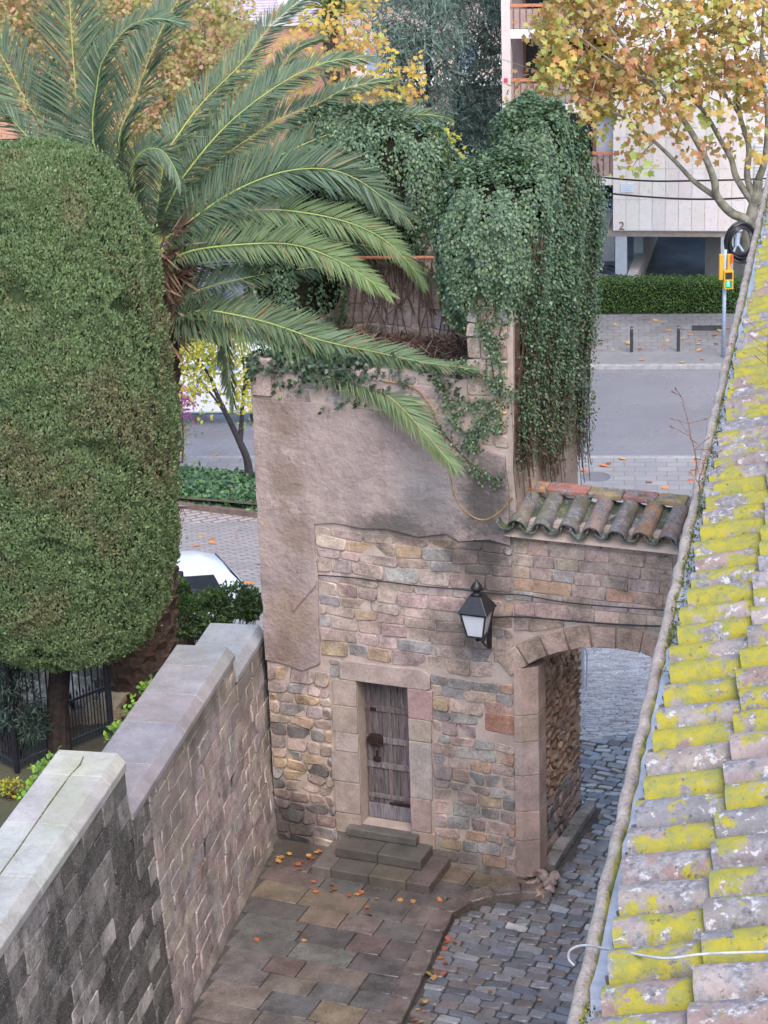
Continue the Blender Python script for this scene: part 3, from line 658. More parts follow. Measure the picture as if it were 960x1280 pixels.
# ================================================================== clay tiles
def m_tile(name, lich=1.0, moss=0.3):
    t = NT(name); off = t.vec('SCALE', t.oi.outputs['Location'], (0, 0, 0)); r = t.oi.outputs['Random']
    cmb = t.n.new('ShaderNodeCombineXYZ'); t.l.new(t.math('MULTIPLY', r, 37.0), cmb.inputs[0]); t.l.new(t.math('MULTIPLY', r, 91.0), cmb.inputs[1])
    P = t.vec('ADD', t.pos, cmb.outputs[0])
    c = t.mix(t.ramp(t.noise(5, 5, .7, P), .3, .7), t.oi.outputs['Color'], t.mix(1.0, t.oi.outputs['Color'], (.6, .58, .6, 1), 'MULTIPLY'))
    th = t.math('SUBTRACT', .575, t.math('MULTIPLY', t.math('FRACT', t.math('MULTIPLY', r, 7.31)), .20 * lich))
    g = t.noise(13, 6, .7, P)
    c = t.mix(t.ramp(t.math('SUBTRACT', t.noise(6, 5, .68, P), .52), -.06, .06, 0, .9), c, t.mix(t.ramp(t.noise(26, 5, .7, P), .35, .65), (.12, .115, .125, 1), (.27, .262, .275, 1)))          # grey crust
    c = t.mix(t.ramp(t.math('SUBTRACT', g, .575), 0, .05, 0, .75 * lich), c, (.46, .445, .45))                     # pale lichen
    yl = t.math('SUBTRACT', t.noise(4.2, 6, .62, t.vec('ADD', P, (5.2, 1.7, 3.3))), t.math('ADD', th, t.math('MULTIPLY', t.math('SUBTRACT', t.noise(48, 5, .75, P), .5), .14)))
    yc = t.mix(t.ramp(t.noise(12, 4, .6, P), .35, .65), (.31, .265, .025, 1), (.21, .21, .055, 1))
    c = t.mix(t.math('MULTIPLY', t.ramp(yl, 0, .05), .95 if lich > .5 else lich), c, yc)                           # yellow lichen
    c = t.mix(t.ramp(t.noise(22, 6, .75, P), .57, .68, 0, .8), c, (.05, .048, .045))
    if moss: c = t.mix(t.ramp(t.noise(2.4, 5, .7, P), .54, .66, 0, moss), c, (.075, .10, .04))
    t.bump(t.math('ADD', t.noise(50, 4, .65), t.math('MULTIPLY', g, .8)), .6, .012); return t.out(c, .85, .25)
M_TILE = m_tile('lichened clay tile', 1.0, .0); M_TILE2 = m_tile('mossy clay tile', .22, .8)
def tile_mesh(name, L, r0, r1, th=.016, n=10, up=True, hgt=.95):
    V = []
    for y, r in ((0, r0), (L, r1)):
        for rr in (r, r - th):
            for k in range(n + 1):
                a = math.pi * k / n; x = -rr * math.cos(a); z = rr * hgt * math.sin(a)
                V.append((x, y, z if up else -z))
    k = n + 1; f = []
    for i in range(n): f += [(i, i + 1, 2 * k + i + 1, 2 * k + i), (k + i, 3 * k + i, 3 * k + i + 1, k + i + 1), (i, k + i, k + i + 1, i + 1), (2 * k + i, 2 * k + i + 1, 3 * k + i + 1, 3 * k + i)]
    f += [(0, 2 * k, 3 * k, k), (n, k + n, 3 * k + n, 2 * k + n)]
    return mesh(name, V, f, False)
def smooth_auto(me, ang=.7):
    bm = bmesh.new(); bm.from_mesh(me); bmesh.ops.recalc_face_normals(bm, faces=bm.faces)
    for fc in bm.faces: fc.smooth = True
    for e in bm.edges: e.smooth = e.calc_face_angle(0) < ang
    bm.to_mesh(me); bm.free(); return me
# --- little roof over the archway
E0 = FP(3.1, 4.71, .12); vs_ = DEP * .66 + np.array([0, 0, .21]); FT = Frame(E0, U, vs_)
m = MB(); m.prism(FS, [(-.1, 4.60), (.0, 4.68), (.55, 4.70), (.55, 4.84), (.47, 4.79)], -.22, 3.3); m.obj('roof_bed', M_MORT, arch)
CLAY = [(.20, .19, .155), (.27, .2, .16), (.33, .23, .19), (.22, .205, .17), (.36, .22, .16), (.42, .26, .14), (.3, .22, .19)]
tm = [smooth_auto(tile_mesh('cover', .72, .118, .098)) for _ in range(3)]; tc_ = smooth_auto(tile_mesh('channel', .72, .11, .12, up=False))
seq = [(.22, .18, .145), (.17, .165, .135), (.19, .175, .14), (.33, .23, .19), (.22, .18, .165), (.42, .25, .14), (.28, .21, .18)]
for i in range(12):
    s = .27 + i * .297
    o = link('roof_tile', tm[i % 3], M_TILE2, arch, FT.mat(s + RG.uniform(-.012, .012), RG.uniform(-.02, .02), .02), seq[i] if i < 7 else pick(CLAY))
    o.matrix_basis = o.matrix_basis @ Matrix.Rotation(RG.uniform(-.03, .03), 4, 'Z') @ Matrix.Rotation(RG.uniform(-.02, .02), 4, 'Y')
    link('channel_tile', tc_, M_TILE2, arch, FT.mat(s - .148 + RG.uniform(-.01, .01), RG.uniform(-.03, .03) - .02, .075), jcol((.085, .105, .07)))
sx = .04; rcol = [(.50, .25, .13), (.46, .2, .15), (.40, .3, .17), (.44, .22, .19), (.42, .32, .16), (.45, .21, .19), (.4, .2, .16), (.42, .25, .16)]
for i in range(8):
    L = [.38, .5, .42, .4, .36, .44, .4, .4][i]
    F3 = Frame(FP(3.12 + sx, 5.02, -.53), U, DEP + np.array([0, 0, .1]))
    mm = MB(); mm.box(F3, .004, L - .004, -.09, .12, -.045, .03); mm.obj('ridge_tile', M_TILE2, arch, color=rcol[i], bevel=.02); sx += L

# ================================================================== long tiled roof on the right
EZ = 8.2; e0 = onz(716, 1280, EZ); e1 = onz(954, 252, EZ); ED = (e1 - e0) / np.linalg.norm(e1 - e0); EL = np.linalg.norm(e1 - e0)
EN = np.array([ED[1], -ED[0], 0])                                # horizontal, up the roof
PITCH = math.radians(17); EV = EN * math.cos(PITCH) + np.array([0, 0, math.sin(PITCH)])
house = thing('roofed_house', 'long low house with yellow lichened clay tile roof along the cobbled street', 'house', e0 + EN * .7 + np.array([0, 0, -EZ]))
FE = Frame(e0, EV, ED)                                           # x up the slope, y along the eave, z = x cross y
if FE.n[2] < 0: FE.n = -FE.n
def FEm(a, b, c, flip=False):
    p = e0 + EV * a + ED * b + FE.n * c; mt = Matrix.Identity(4); nn = FE.n; xx = -ED
    for r in range(3): mt[r][0] = xx[r]; mt[r][1] = EV[r]; mt[r][2] = nn[r]; mt[r][3] = p[r]
    return mt
FH2 = Frame(e0, EN, ED); up = np.array([0, 0, 1.0]); sg = 1 if FH2.n[2] > 0 else -1
m = MB(); m.box(FH2, .5, 7.0, -9, EL + 2.0, -EZ * sg, -.25 * sg); m.obj('house_wall', m_plain('house render', (.42, .34, .28), .9, .2, var=.25, scale=2, bump=.4), house)
m = MB(); m.add([e0 + EV * a + ED * b + FE.n * c for c in (-.22, -.06) for b in (-9, EL + 2.4) for a in (.30, 7.2)], [(0, 1, 3, 2), (4, 6, 7, 5), (0, 4, 5, 1), (2, 3, 7, 6), (0, 2, 6, 4), (1, 5, 7, 3)])
m.obj('roof_deck', M_MORT, house)
SPC = .30; covers = [smooth_auto(tile_mesh('cover', .56, .135 + .006 * k, .105)) for k in range(3)]; chan = smooth_auto(tile_mesh('channel', .56, .1, .11, up=False))
KL = [(.29, .215, .19), (.29, .235, .215), (.25, .22, .21), (.31, .26, .245), (.27, .235, .225), (.235, .225, .23)]
n = int((EL + 1.6) / SPC); chv = MB(); stuffc = MB()
for i in range(-6, n):
    b = i * SPC
    for k in range(5):
        a = .155 + k * .45 + RG.uniform(-.02, .02)
        mt = FEm(a, b + RG.uniform(-.012, .012), .02 + .012 * (0)) @ Matrix.Rotation(RG.uniform(-.035, .035), 4, 'Z') @ Matrix.Rotation(-.045 + RG.uniform(-.01, .01), 4, 'X')
        if k < 4: link('roof_tile', covers[RG.randrange(3)], M_TILE, house, mt, pick(KL))
        else:
            me = covers[0]; stuffc.add([mt @ v.co for v in me.vertices], [tuple(p.vertices) for p in me.polygons])
        mt2 = FEm(a - .03, b + SPC / 2, .07)
        chv.add([mt2 @ v.co for v in chan.vertices], [tuple(p.vertices) for p in chan.polygons])
chv.obj('channel_tiles', M_TILE, house, color=(.24, .2, .17), kind='stuff'); stuffc.obj('upper_tiles', M_TILE, house, color=(.4, .28, .22), kind='stuff')
# gutter: grey lead bed and a rough mortar lip with moss
m = MB(); m.add([e0 + EN * a + ED * b + up * c for b in (-9, EL + 2.4) for a, c in ((.01, -.055), (.3, -.055), (.3, -.14), (.01, -.14))], [(0, 1, 5, 4), (1, 2, 6, 5), (2, 3, 7, 6), (3, 0, 4, 7), (0, 3, 2, 1), (4, 5, 6, 7)])
m.obj('gutter_bed', m_plain('wet lead', (.40, .41, .47), .3, .6, .0, var=.2, scale=3), house)
t = NT('mossy mortar lip'); c = t.mix(t.ramp(t.noise(5, 6, .7), .3, .7), (.37, .30, .26, 1), (.50, .44, .39, 1)); c = t.mix(t.ramp(t.noise(34, 4, .7), .54, .66, 0, .6), c, (.16, .14, .14))
side = t.vec('DOT_PRODUCT', t.geo.outputs['Normal'], tuple(map(float, EN)))
gm = t.math('MULTIPLY', t.ramp(t.math('ADD', side, t.math('MULTIPLY', t.math('SUBTRACT', t.noise(3.2, 6, .7), .5), 2.6)), .45, .95), .85)
c = t.mix(gm, c, t.mix(t.ramp(t.noise(9, 4, .6), .35, .65), (.16, .19, .045, 1), (.42, .40, .05, 1))); t.bump(t.math('ADD', t.noise(24, 5, .7), t.noise(7, 4, .6)), 1.0, .03); M_LIP = t.out(c, .95, .15)
pts = []; rr = []
for i in range(160):
    b = -3 + (EL + 5) * i / 159; pts.append(e0 + ED * b + EN * RG.uniform(-.007, .007) + up * (RG.uniform(-.006, .006) - .065)); rr.append(.04 + RG.uniform(-.004, .005))
m = MB(); m.tube(pts, rr, 12); m.obj('gutter_lip', M_LIP, house, smooth=True)
m = MB(); m.add([e0 + EN * a + ED * b + up * c for b in (-9, EL + 2.4) for a, c in ((-.03, -.155), (.5, -.155), (.5, -.3), (-.0, -.2))], [(0, 1, 5, 4), (1, 2, 6, 5), (2, 3, 7, 6), (3, 0, 4, 7), (0, 3, 2, 1), (4, 5, 6, 7)]); m.obj('eave_board', M_MORT, house)
# moss cushions and dry weeds in the gutter
V = []; T_ = []
for i in range(200):
    b = NR.uniform(-1, EL + 1); p0 = e0 + ED * (b if pnoise(np.array([[b, 0, 0]]), 2.5, 4)[0] > -.1 else NR.uniform(4, 9)) + EN * NR.uniform(.03, .08) + up * NR.uniform(-.075, -.03)
    k = 14; P = p0 + NR.normal(size=(k, 3)) * .018; d = unit(NR.normal(size=(k, 3)) + np.array([0, 0, 1.2])); V.append(leaf_quads(P, d, rnd_dirs(k), NR.uniform(.01, .026, k), .007)); T_.append(tints(k, [(.15, .18, .04), (.36, .36, .05), (.12, .1, .06), (.1, .14, .04)]))
M_LEAF = m_leaf('leaf')
link('gutter_moss', big_mesh('gutter_moss', np.concatenate(V), 4, np.concatenate(T_)), M_LEAF, house, kind='stuff')
M_DRY = m_plain('dry stem', (.20, .11, .08), .9, .1, var=.4, scale=30)
def weed(px0, h, lean, name, lab, seed):
    r_ = random.Random(seed); base = px0; m = MB(); p = [base + np.array([lean * (k / 6) ** 1.5 + r_.uniform(-.01, .01), 0, h * k / 6]) for k in range(7)]; m.tube(p, [.006, .0055, .005, .0045, .004, .003, .002], 5)
    for k in range(2, 7):
        for _ in range(2):
            d = np.array([r_.uniform(-.16, .16), r_.uniform(-.1, .1), r_.uniform(.02, .12)]); m.tube([p[k], p[k] + d * .6, p[k] + d], [.0025, .0025, .006], 5)
    o = m.obj(name, M_DRY); tag(o, lab, 'weed', 'dry weeds on the gutter'); return o
def eave_at(b, a=.05, z=0.0): return e0 + ED * b + EN * a + up * z
weed(eave_at(7.6, -.02, .02), .62, -.12, 'dry_weed', 'tall russet dry weed stalk standing on the gutter above the archway', 1)
weed(eave_at(7.1, .03, .02), .34, .05, 'dry_weed', 'short tangled dry weed on the gutter beside the tall russet stalk', 2)
weed(eave_at(9.4, .45, .12), .5, -.05, 'dry_weed', 'thin russet weed stalk growing between the roof tiles above the road', 4)
# white cable laid over the roof
cpx = [(718, 1207, -.1), (711, 1199, -.06), (712, 1189, -.02), (722, 1183, .0), (736, 1182, .02), (752, 1185, .05), (785, 1191, .13)]
pts = [onplane(x, y, e0 + FE.n * z, FE.n) for x, y, z in cpx] + [onplane(x, y, e0 + FE.n * .17, FE.n) for x, y in ((830, 1198), (875, 1193), (920, 1191), (990, 1190), (1120, 1195))]
def smooth_path(p, n=6):
    p = [np.array(q, float) for q in p]; o = []
    for i in range(len(p) - 1):
        a, b, c, d = p[max(i - 1, 0)], p[i], p[i + 1], p[min(i + 2, len(p) - 1)]
        for k in range(n):
            s = k / n; o.append(.5 * ((2 * b) + (-a + c) * s + (2 * a - 5 * b + 4 * c - d) * s * s + (-a + 3 * b - 3 * c + d) * s ** 3))
    return o + [p[-1]]
m = MB(); m.tube(smooth_path(pts), .0065, 8); tag(m.obj('cable', m_plain('white cable', (.42, .42, .43), .5, .4, var=.25, scale=14), smooth=True), 'white cable looped over the gutter and laid across the tile roof', 'cable')

# ================================================================== wall lantern and wires
M_BLACK = m_plain('black iron paint', (.022, .022, .026), .42, .5, .2, var=.3, scale=20)
M_PANE = m_plain('milky lantern glass', (.62, .63, .68), .2, .5, var=.05)
LS, LZ, LC = 2.90, 3.30, .42
LO = FP(*FA.px(597, 793, LC), LC); lant = thing('wall_lantern', 'black iron wall lantern with milky white panes beside the arch', 'lantern', LO)
FL = Frame(LO, U, NF); sz = 1 if FL.n[2] > 0 else -1           # x along wall, y outward
def LP(a, b, z): return LO + U * a + NF * b + up * z
wb, wt, hb = .095, .155, .30
for (sa, sb) in ((0, 1), (1, 0), (0, -1), (-1, 0)):
    def cor(k, w, z, ins=.008):
        w2 = w - ins
        return LP(k * w2, sb * w2, z) if sb else LP(sa * w2, k * w2, z)
    mm = MB(); g = [cor(-1, wb, 0), cor(1, wb, 0), cor(1, wt, hb), cor(-1, wt, hb)]; g2 = [cor(-1, wb, 0, .014), cor(1, wb, 0, .014), cor(1, wt, hb, .014), cor(-1, wt, hb, .014)]
    mm.add(g + g2, [(0, 1, 2, 3), (7, 6, 5, 4), (0, 4, 5, 1), (1, 5, 6, 2), (2, 6, 7, 3), (3, 7, 4, 0)]); mm.obj('pane', M_PANE, lant)
m = MB()
for i in (-1, 1):
    for j in (-1, 1): m.tube([LP(i * wb, j * wb, -.01), LP(i * wt, j * wt, hb + .01)], .011, 6)
for w, z in ((wb, 0), (wt, hb)):
    cs = [LP(-w, -w, z), LP(w, -w, z), LP(w, w, z), LP(-w, w, z)]
    for i in range(4): m.tube([cs[i], cs[(i + 1) % 4]], .013, 6)
m.obj('frame', M_BLACK, lant)
m = MB(); w1, w2 = wt + .03, .075; V = [LP(i * w1, j * w1, hb + .012) for i, j in ((-1, -1), (1, -1), (1, 1), (-1, 1))] + [LP(i * w2, j * w2, hb + .2) for i, j in ((-1, -1), (1, -1), (1, 1), (-1, 1))]
m.add(V, [(3, 2, 1, 0), (4, 5, 6, 7)] + [(i, (i + 1) % 4, 4 + (i + 1) % 4, 4 + i) for i in range(4)]); m.obj('cap', M_BLACK, lant, bevel=.008)
m = MB(); m.lathe(LP(0, 0, hb + .2), [(.07, 0), (.05, .02), (.045, .05), (.07, .07), (.075, .09), (.05, .13), (.02, .16), (.012, .19), (.002, .2)], 12); m.obj('finial', M_BLACK, lant, smooth=True)
m = MB(); m.lathe(LP(0, 0, -.09), [(.012, 0), (.03, .02), (.025, .05), (.08, .09)], 12); m.obj('bottom_cup', M_BLACK, lant, smooth=True)
m = MB(); m.tube(smooth_path([LP(0, -LC, -.28), LP(0, -LC + .14, -.26), LP(0, -.12, -.12), LP(0, 0, -.08)]), .014, 8); m.tube(smooth_path([LP(0, -LC, -.08), LP(0, -LC + .1, -.1), LP(0, -LC + .2, -.16), LP(0, -.14, -.13)]), .011, 8); m.box(FA, *[FA.px(*px_of(LP(0, -LC, -.2)))[0] + d for d in (-.03, .03)], *[float(LP(0, 0, -.34)[2]) + d for d in (0, .34)], .0, .03)
m.obj('bracket', M_BLACK, lant)
def wire(pxs, c, r, lab, name='wall_wire', mat=None):
    pts = [FP(*FA.px(x, y, c), c) for x, y in pxs]; m = MB(); m.tube(smooth_path(pts), r, 6); return tag(m.obj(name, mat or M_BLACK), lab, 'wire')
wire([(612, 772), (650, 771), (700, 775), (750, 779), (800, 782), (850, 783)], .05, .011, 'thick black wire clipped along the wall just above the arch stones')
wire([(398, 719), (440, 722), (480, 727), (530, 733), (575, 737), (620, 742), (655, 744), (700, 752), (760, 758), (850, 764)], .045, .008, 'thin dark wire strung across the masonry from plaster edge to roof')
# pale drain post beyond the passage
pp = onground(727, 862); m = MB(); m.tube([pp, pp + up * 1.0], .045, 10); m.lathe(pp + up * 1.0, [(.05, 0), (.055, .02), (.04, .05), (.01, .06)], 10); m.tube([pp + np.array([.08, 0, .05]), pp + np.array([.09, 0, .6]), pp + np.array([.0, 0, .95])], .012, 6)
tag(m.obj('street_post', m_plain('grey post paint', (.3, .32, .36), .5, .4)), 'slim grey metal post standing in the cobbled street beyond the passage', 'post')
# ================================================================== palm
M_PALM = m_leaf('palm leaflet', .25, .5, .3)
M_RACH = m_plain('palm rachis', (.30, .37, .11), .45, .4, var=.15)
t = NT('palm trunk'); v_ = t.voro(9.0); c = t.mix(t.ramp(t.noise(14, 5, .7), .3, .7), (.115, .075, .055, 1), (.05, .034, .028, 1)); t.bump(t.noise(25, 5, .7), .8, .03); M_PTRUNK = t.out(c, .9, .15)
PY = 27.4; pb = onz(176, 872, 1.5); pb[1] = PY; pb[0] = onY(172, 860, PY)[0]
pc0 = onY(186, 318, PY)
palm = thing('date_palm', 'tall date palm with arching blue green fronds and a rough thick trunk', 'palm', pb)
n = 26; prof = []
m = MB(); pts = [pb + (pc0 - pb) * (i / n) for i in range(n + 1)]; m.tube(pts, [.46 - .1 * (i / n) + (.05 if i > n - 5 else 0) + .02 * (i % 2) for i in range(n + 1)], 18); m.obj('trunk', M_PTRUNK, palm)
# old leaf bases spiralling round the trunk
H = float(pc0[2] - pb[2])
m = MB()
for i in range(330):
    z = H * i / 330; a = i * 2.39996; r = .45 - .1 * z / H; o = pb + (pc0 - pb) * (z / H) + np.array([math.cos(a) * r, math.sin(a) * r, 0]); w = np.array([-math.sin(a), math.cos(a), 0]) * .115; out_ = np.array([math.cos(a), math.sin(a), 0])
    m.add([o - w - up * .07, o + w - up * .07, o + w * .8 + up * .09, o - w * .8 + up * .09, o + out_ * .075 + w * .45 + up * .07, o + out_ * .075 - w * .45 + up * .07], [(0, 1, 4, 5), (1, 2, 4), (0, 5, 3), (5, 4, 2, 3), (0, 3, 2, 1)])
m.obj('leaf_bases', M_PTRUNK, palm, kind='stuff')
def resample(p, n):
    p = np.array(smooth_path(p, 8)); d = np.r_[0, np.cumsum(np.linalg.norm(np.diff(p, axis=0), axis=1))]; t = np.linspace(0, d[-1], n)
    return np.stack([np.interp(t, d, p[:, k]) for k in range(3)], 1), d[-1]
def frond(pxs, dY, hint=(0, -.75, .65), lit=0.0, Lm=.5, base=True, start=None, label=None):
    k = len(pxs); P = [onY(x, y, PY + dY * ((i + .6) / (k - .4)) ** 1.1) for i, (x, y) in enumerate(pxs)]
    if base: P = [pc0 + up * RG.uniform(-.15, .1) + (P[0] - pc0) * .06] + P
    R, Ln = resample(P, 64); T = unit(np.gradient(R, axis=0)); Nn = np.array(hint, float) + NR.normal(0, .12, 3); Nn = unit(Nn[None] - (T @ Nn)[:, None] * T)
    rad = np.interp(np.linspace(0, 1, 64), [0, .1, .5, 1], [.028, .015, .009, .003])
    m = MB(); m.tube(list(R), list(rad), 6); fr = m.obj('frond', M_RACH, palm, smooth=True); sub(fr)
    nl = int(Ln / .0072); tt = np.clip(np.linspace(.07, 1, nl) + NR.normal(0, .0012, nl), 0, 1); q = tt * 63; i0 = np.clip(q.astype(int), 0, 62); fq = (q - i0)[:, None]
    B = R[i0] * (1 - fq) + R[i0 + 1] * fq; TT = T[i0]; NN = Nn[i0]; S = np.cross(TT, NN); side = np.where(np.arange(len(tt)) % 2 == 0, 1, -1)[:, None]
    L = Lm * (1.15 if Lm > .51 else .92) * np.interp(tt, [0, .1, .3, .6, .85, 1], [.35, .7, 1.0, .95, .68, .42]) * NR.uniform(.9, 1.06, len(tt))
    ang = np.radians(np.interp(tt, [0, .3, .8, 1], [62, 50, 34, 14]) + NR.normal(0, 3.6, len(tt)) + 5 * np.sin(tt * 40 + RG.uniform(0, 6)))[:, None]; vup = np.radians(np.interp(tt, [0, .5, 1], [32, 22, 10]) + NR.normal(0, 7, len(tt)))[:, None]
    D = TT * np.cos(ang) + np.sin(ang) * (S * side * np.cos(vup) + NN * np.sin(vup)); D[:, 2] -= .06 + .07 * NR.random(len(tt)); D = unit(D)
    nn_ = NN * .7 + S * -side * .5 + NR.normal(0, .25, (len(tt), 3))
    # two part blade: stiff base and a drooping tip
    S2 = unit(np.cross(D, nn_)); W = .0115; mid = B + D * (L * .38)[:, None]; tip = B + D * L[:, None] + up * (-.10 * L)[:, None] * NR.uniform(.2, 1.1, len(tt))[:, None]
    Q = np.stack([B, mid + S2 * W, tip, mid - S2 * W], 1)
    g = tints(len(tt), [(.115, .17, .112), (.095, .145, .10), (.14, .195, .118)], var=.16); ly = np.array([.25, .33, .11]); kk = np.clip(.7 * lit * np.interp(tt, [0, .4, 1], [.0, .45, 1]), 0, 1)[:, None]; g = g * (1 - kk) + ly * kk; dry = NR.random(len(tt)) < .035; g[dry] = (.26, .2, .1)  # lit: light on younger fronds painted into leaflet tint, yellow-green towards the tip
    link('leaflets', big_mesh('leaflets', Q, 4, g), M_PALM, fr, kind='stuff')
    return fr
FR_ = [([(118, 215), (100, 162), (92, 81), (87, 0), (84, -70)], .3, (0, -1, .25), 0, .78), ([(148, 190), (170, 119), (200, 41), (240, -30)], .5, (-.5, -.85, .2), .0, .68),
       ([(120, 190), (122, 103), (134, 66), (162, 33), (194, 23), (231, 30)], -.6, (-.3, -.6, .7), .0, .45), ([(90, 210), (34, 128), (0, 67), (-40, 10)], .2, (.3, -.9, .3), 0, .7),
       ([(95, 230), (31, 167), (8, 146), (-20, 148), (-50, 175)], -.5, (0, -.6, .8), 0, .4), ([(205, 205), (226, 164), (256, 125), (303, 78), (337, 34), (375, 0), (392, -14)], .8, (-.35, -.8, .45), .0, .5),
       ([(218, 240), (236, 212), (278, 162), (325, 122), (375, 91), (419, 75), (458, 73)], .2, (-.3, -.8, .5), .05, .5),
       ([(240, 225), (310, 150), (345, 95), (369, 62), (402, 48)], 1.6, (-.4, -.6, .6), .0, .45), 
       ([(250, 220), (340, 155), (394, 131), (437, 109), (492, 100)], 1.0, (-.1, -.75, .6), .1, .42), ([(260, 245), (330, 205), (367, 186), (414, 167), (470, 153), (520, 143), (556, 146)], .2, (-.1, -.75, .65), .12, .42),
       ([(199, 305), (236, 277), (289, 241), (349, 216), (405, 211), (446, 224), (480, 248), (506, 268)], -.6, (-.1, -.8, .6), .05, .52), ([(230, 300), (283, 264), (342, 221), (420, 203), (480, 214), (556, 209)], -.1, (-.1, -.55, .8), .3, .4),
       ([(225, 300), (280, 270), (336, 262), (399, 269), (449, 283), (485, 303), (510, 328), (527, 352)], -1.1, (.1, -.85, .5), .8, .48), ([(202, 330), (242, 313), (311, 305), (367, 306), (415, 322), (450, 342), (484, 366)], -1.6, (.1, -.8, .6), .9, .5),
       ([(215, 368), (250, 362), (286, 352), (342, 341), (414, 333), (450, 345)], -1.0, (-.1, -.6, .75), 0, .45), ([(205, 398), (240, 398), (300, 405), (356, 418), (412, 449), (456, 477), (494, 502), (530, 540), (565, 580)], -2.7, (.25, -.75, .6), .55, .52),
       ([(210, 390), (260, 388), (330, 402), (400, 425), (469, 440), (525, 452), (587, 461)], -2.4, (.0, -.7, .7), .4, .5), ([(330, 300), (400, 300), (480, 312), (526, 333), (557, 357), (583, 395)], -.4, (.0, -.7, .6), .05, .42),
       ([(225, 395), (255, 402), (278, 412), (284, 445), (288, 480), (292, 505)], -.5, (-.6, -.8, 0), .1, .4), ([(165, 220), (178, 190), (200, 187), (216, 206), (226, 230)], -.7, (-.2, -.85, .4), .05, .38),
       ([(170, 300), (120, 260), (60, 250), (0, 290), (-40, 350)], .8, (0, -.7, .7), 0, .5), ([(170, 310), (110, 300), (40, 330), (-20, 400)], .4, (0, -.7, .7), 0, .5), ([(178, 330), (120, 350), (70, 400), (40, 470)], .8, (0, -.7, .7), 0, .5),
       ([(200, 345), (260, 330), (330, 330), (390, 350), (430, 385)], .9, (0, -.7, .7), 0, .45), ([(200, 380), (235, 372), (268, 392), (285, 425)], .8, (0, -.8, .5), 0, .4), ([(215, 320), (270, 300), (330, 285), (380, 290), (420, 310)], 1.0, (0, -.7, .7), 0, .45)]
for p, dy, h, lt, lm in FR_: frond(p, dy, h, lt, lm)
# dead brown fibre and dry fronds under the crown
V = []; T_ = []
for i in range(900):
    a = NR.uniform(0, 6.28); z = NR.uniform(-1.1, .35); P = (pc0 + np.array([math.cos(a) * .33, math.sin(a) * .33, z]))[None]; d = np.array([[math.cos(a) * .6, math.sin(a) * .6, NR.uniform(-.6, .8)]])
    V.append(leaf_quads(P, d, rnd_dirs(1), NR.uniform(.2, .6), .018)); T_.append(tints(1, [(.17, .10, .07), (.24, .15, .10), (.12, .08, .06), (.3, .2, .15)]))
link('dry_fibres', big_mesh('dry_fibres', np.concatenate(V), 4, np.concatenate(T_)), m_leaf('dry fibre', .05, .9, .1), palm, kind='stuff')

# ================================================================== clipped cypress
cyb = onz(74, 946, 1.5); cx_ = onY(62, 560, cyb[1])[0]
cyp = thing('clipped_cypress', 'large clipped cypress shaped into a dense green column behind the garden wall', 'cypress', cyb)
edge = [(60, 183), (108, 187), (134, 200), (154, 228), (180, 284), (194, 330), (203, 400), (212, 470), (216, 540), (219, 620), (216, 700), (208, 752), (194, 782), (164, 803), (110, 824), (92, 828)]
ez = [onY(x, y, cyb[1]) for x, y in edge]; zz = np.array([p[2] for p in ez])[::-1]; rr_ = np.array([max(p[0] - cx_, .02) for p in ez])[::-1]
def cyr(z): return np.interp(z, zz, rr_)
n = 230000; z = NR.uniform(zz[0], zz[-1], int(n * .86)); a = np.where(NR.random(len(z)) < .72, NR.uniform(-math.pi * .98, .1, len(z)), NR.uniform(0, 2 * math.pi, len(z)))
r = cyr(z); top = int(n * .14); rt = cyr(zz[-1] - .12) * np.sqrt(NR.random(top)); at = NR.uniform(0, 6.28, top)
P = np.stack([np.cos(a) * r, np.sin(a) * r, z], 1); O = np.stack([np.cos(a), np.sin(a), np.clip((z - zz.mean()) / 8, -.3, .3)], 1)
Pt = np.stack([np.cos(at) * rt, np.sin(at) * rt, np.full(top, zz[-1] - .03)], 1); Pt[:, 2] -= np.clip((rt / rt.max()), 0, 1) ** 4 * .14; P = np.r_[P, Pt]; O = unit(np.r_[O, np.tile([0, 0, 1.0], (top, 1)) + NR.normal(0, .3, (top, 3))])
P[:, 0] += cx_; P[:, 1] += cyb[1]
lump = pnoise(P, 3.2, 3) * .06 + pnoise(P, 8, 5) * .06 + pnoise(P, 20, 6) * .05 + pnoise(P, 45, 7) * .025
dip = np.clip(pnoise(P, 6.5, 9) - .5, 0, 1) * .35
P = P + O * (lump - dip - np.abs(NR.normal(0, .02, len(P))) + (NR.random(len(P)) < .03) * NR.exponential(.03, len(P)))[:, None]
D = unit(O * .35 + np.array([0, 0, .8]) + NR.normal(0, .38, P.shape)); Nl = unit(O + np.array([0, 0, .45]) + NR.normal(0, .38, P.shape))
br = np.clip(pnoise(P, 2.6, 21) * .9 + pnoise(P, 8, 22) * .8 + NR.normal(0, .25, len(P)), -1, 1)
tc0 = tints(len(P), [(.145, .205, .09), (.165, .225, .10), (.125, .18, .085)], var=.08); tb = tints(len(P), [(.205, .19, .10), (.18, .16, .095)], var=.2); k = np.clip(br * 1.2 + .02, 0, .85)[:, None]
tc0 = tc0 * (1 - k) + tb * k; ed = tints(len(P), [(.17, .25, .125), (.19, .27, .13)]); k2 = (np.clip(np.cos(np.arctan2(P[:, 1] - cyb[1], P[:, 0] - cx_) + .1), 0, 1) ** 4 * .0 + (NR.random(len(P)) < .10))[:, None]; tc0 = tc0 * (1 - k2) + ed * k2
link('foliage', big_mesh('cypress_foliage', leaf_quads(P, D, Nl, NR.uniform(.025, .058, len(P)), NR.uniform(.008, .014, len(P))), 4, tc0), m_leaf('cypress leaf', .2, .6, .25), cyp)
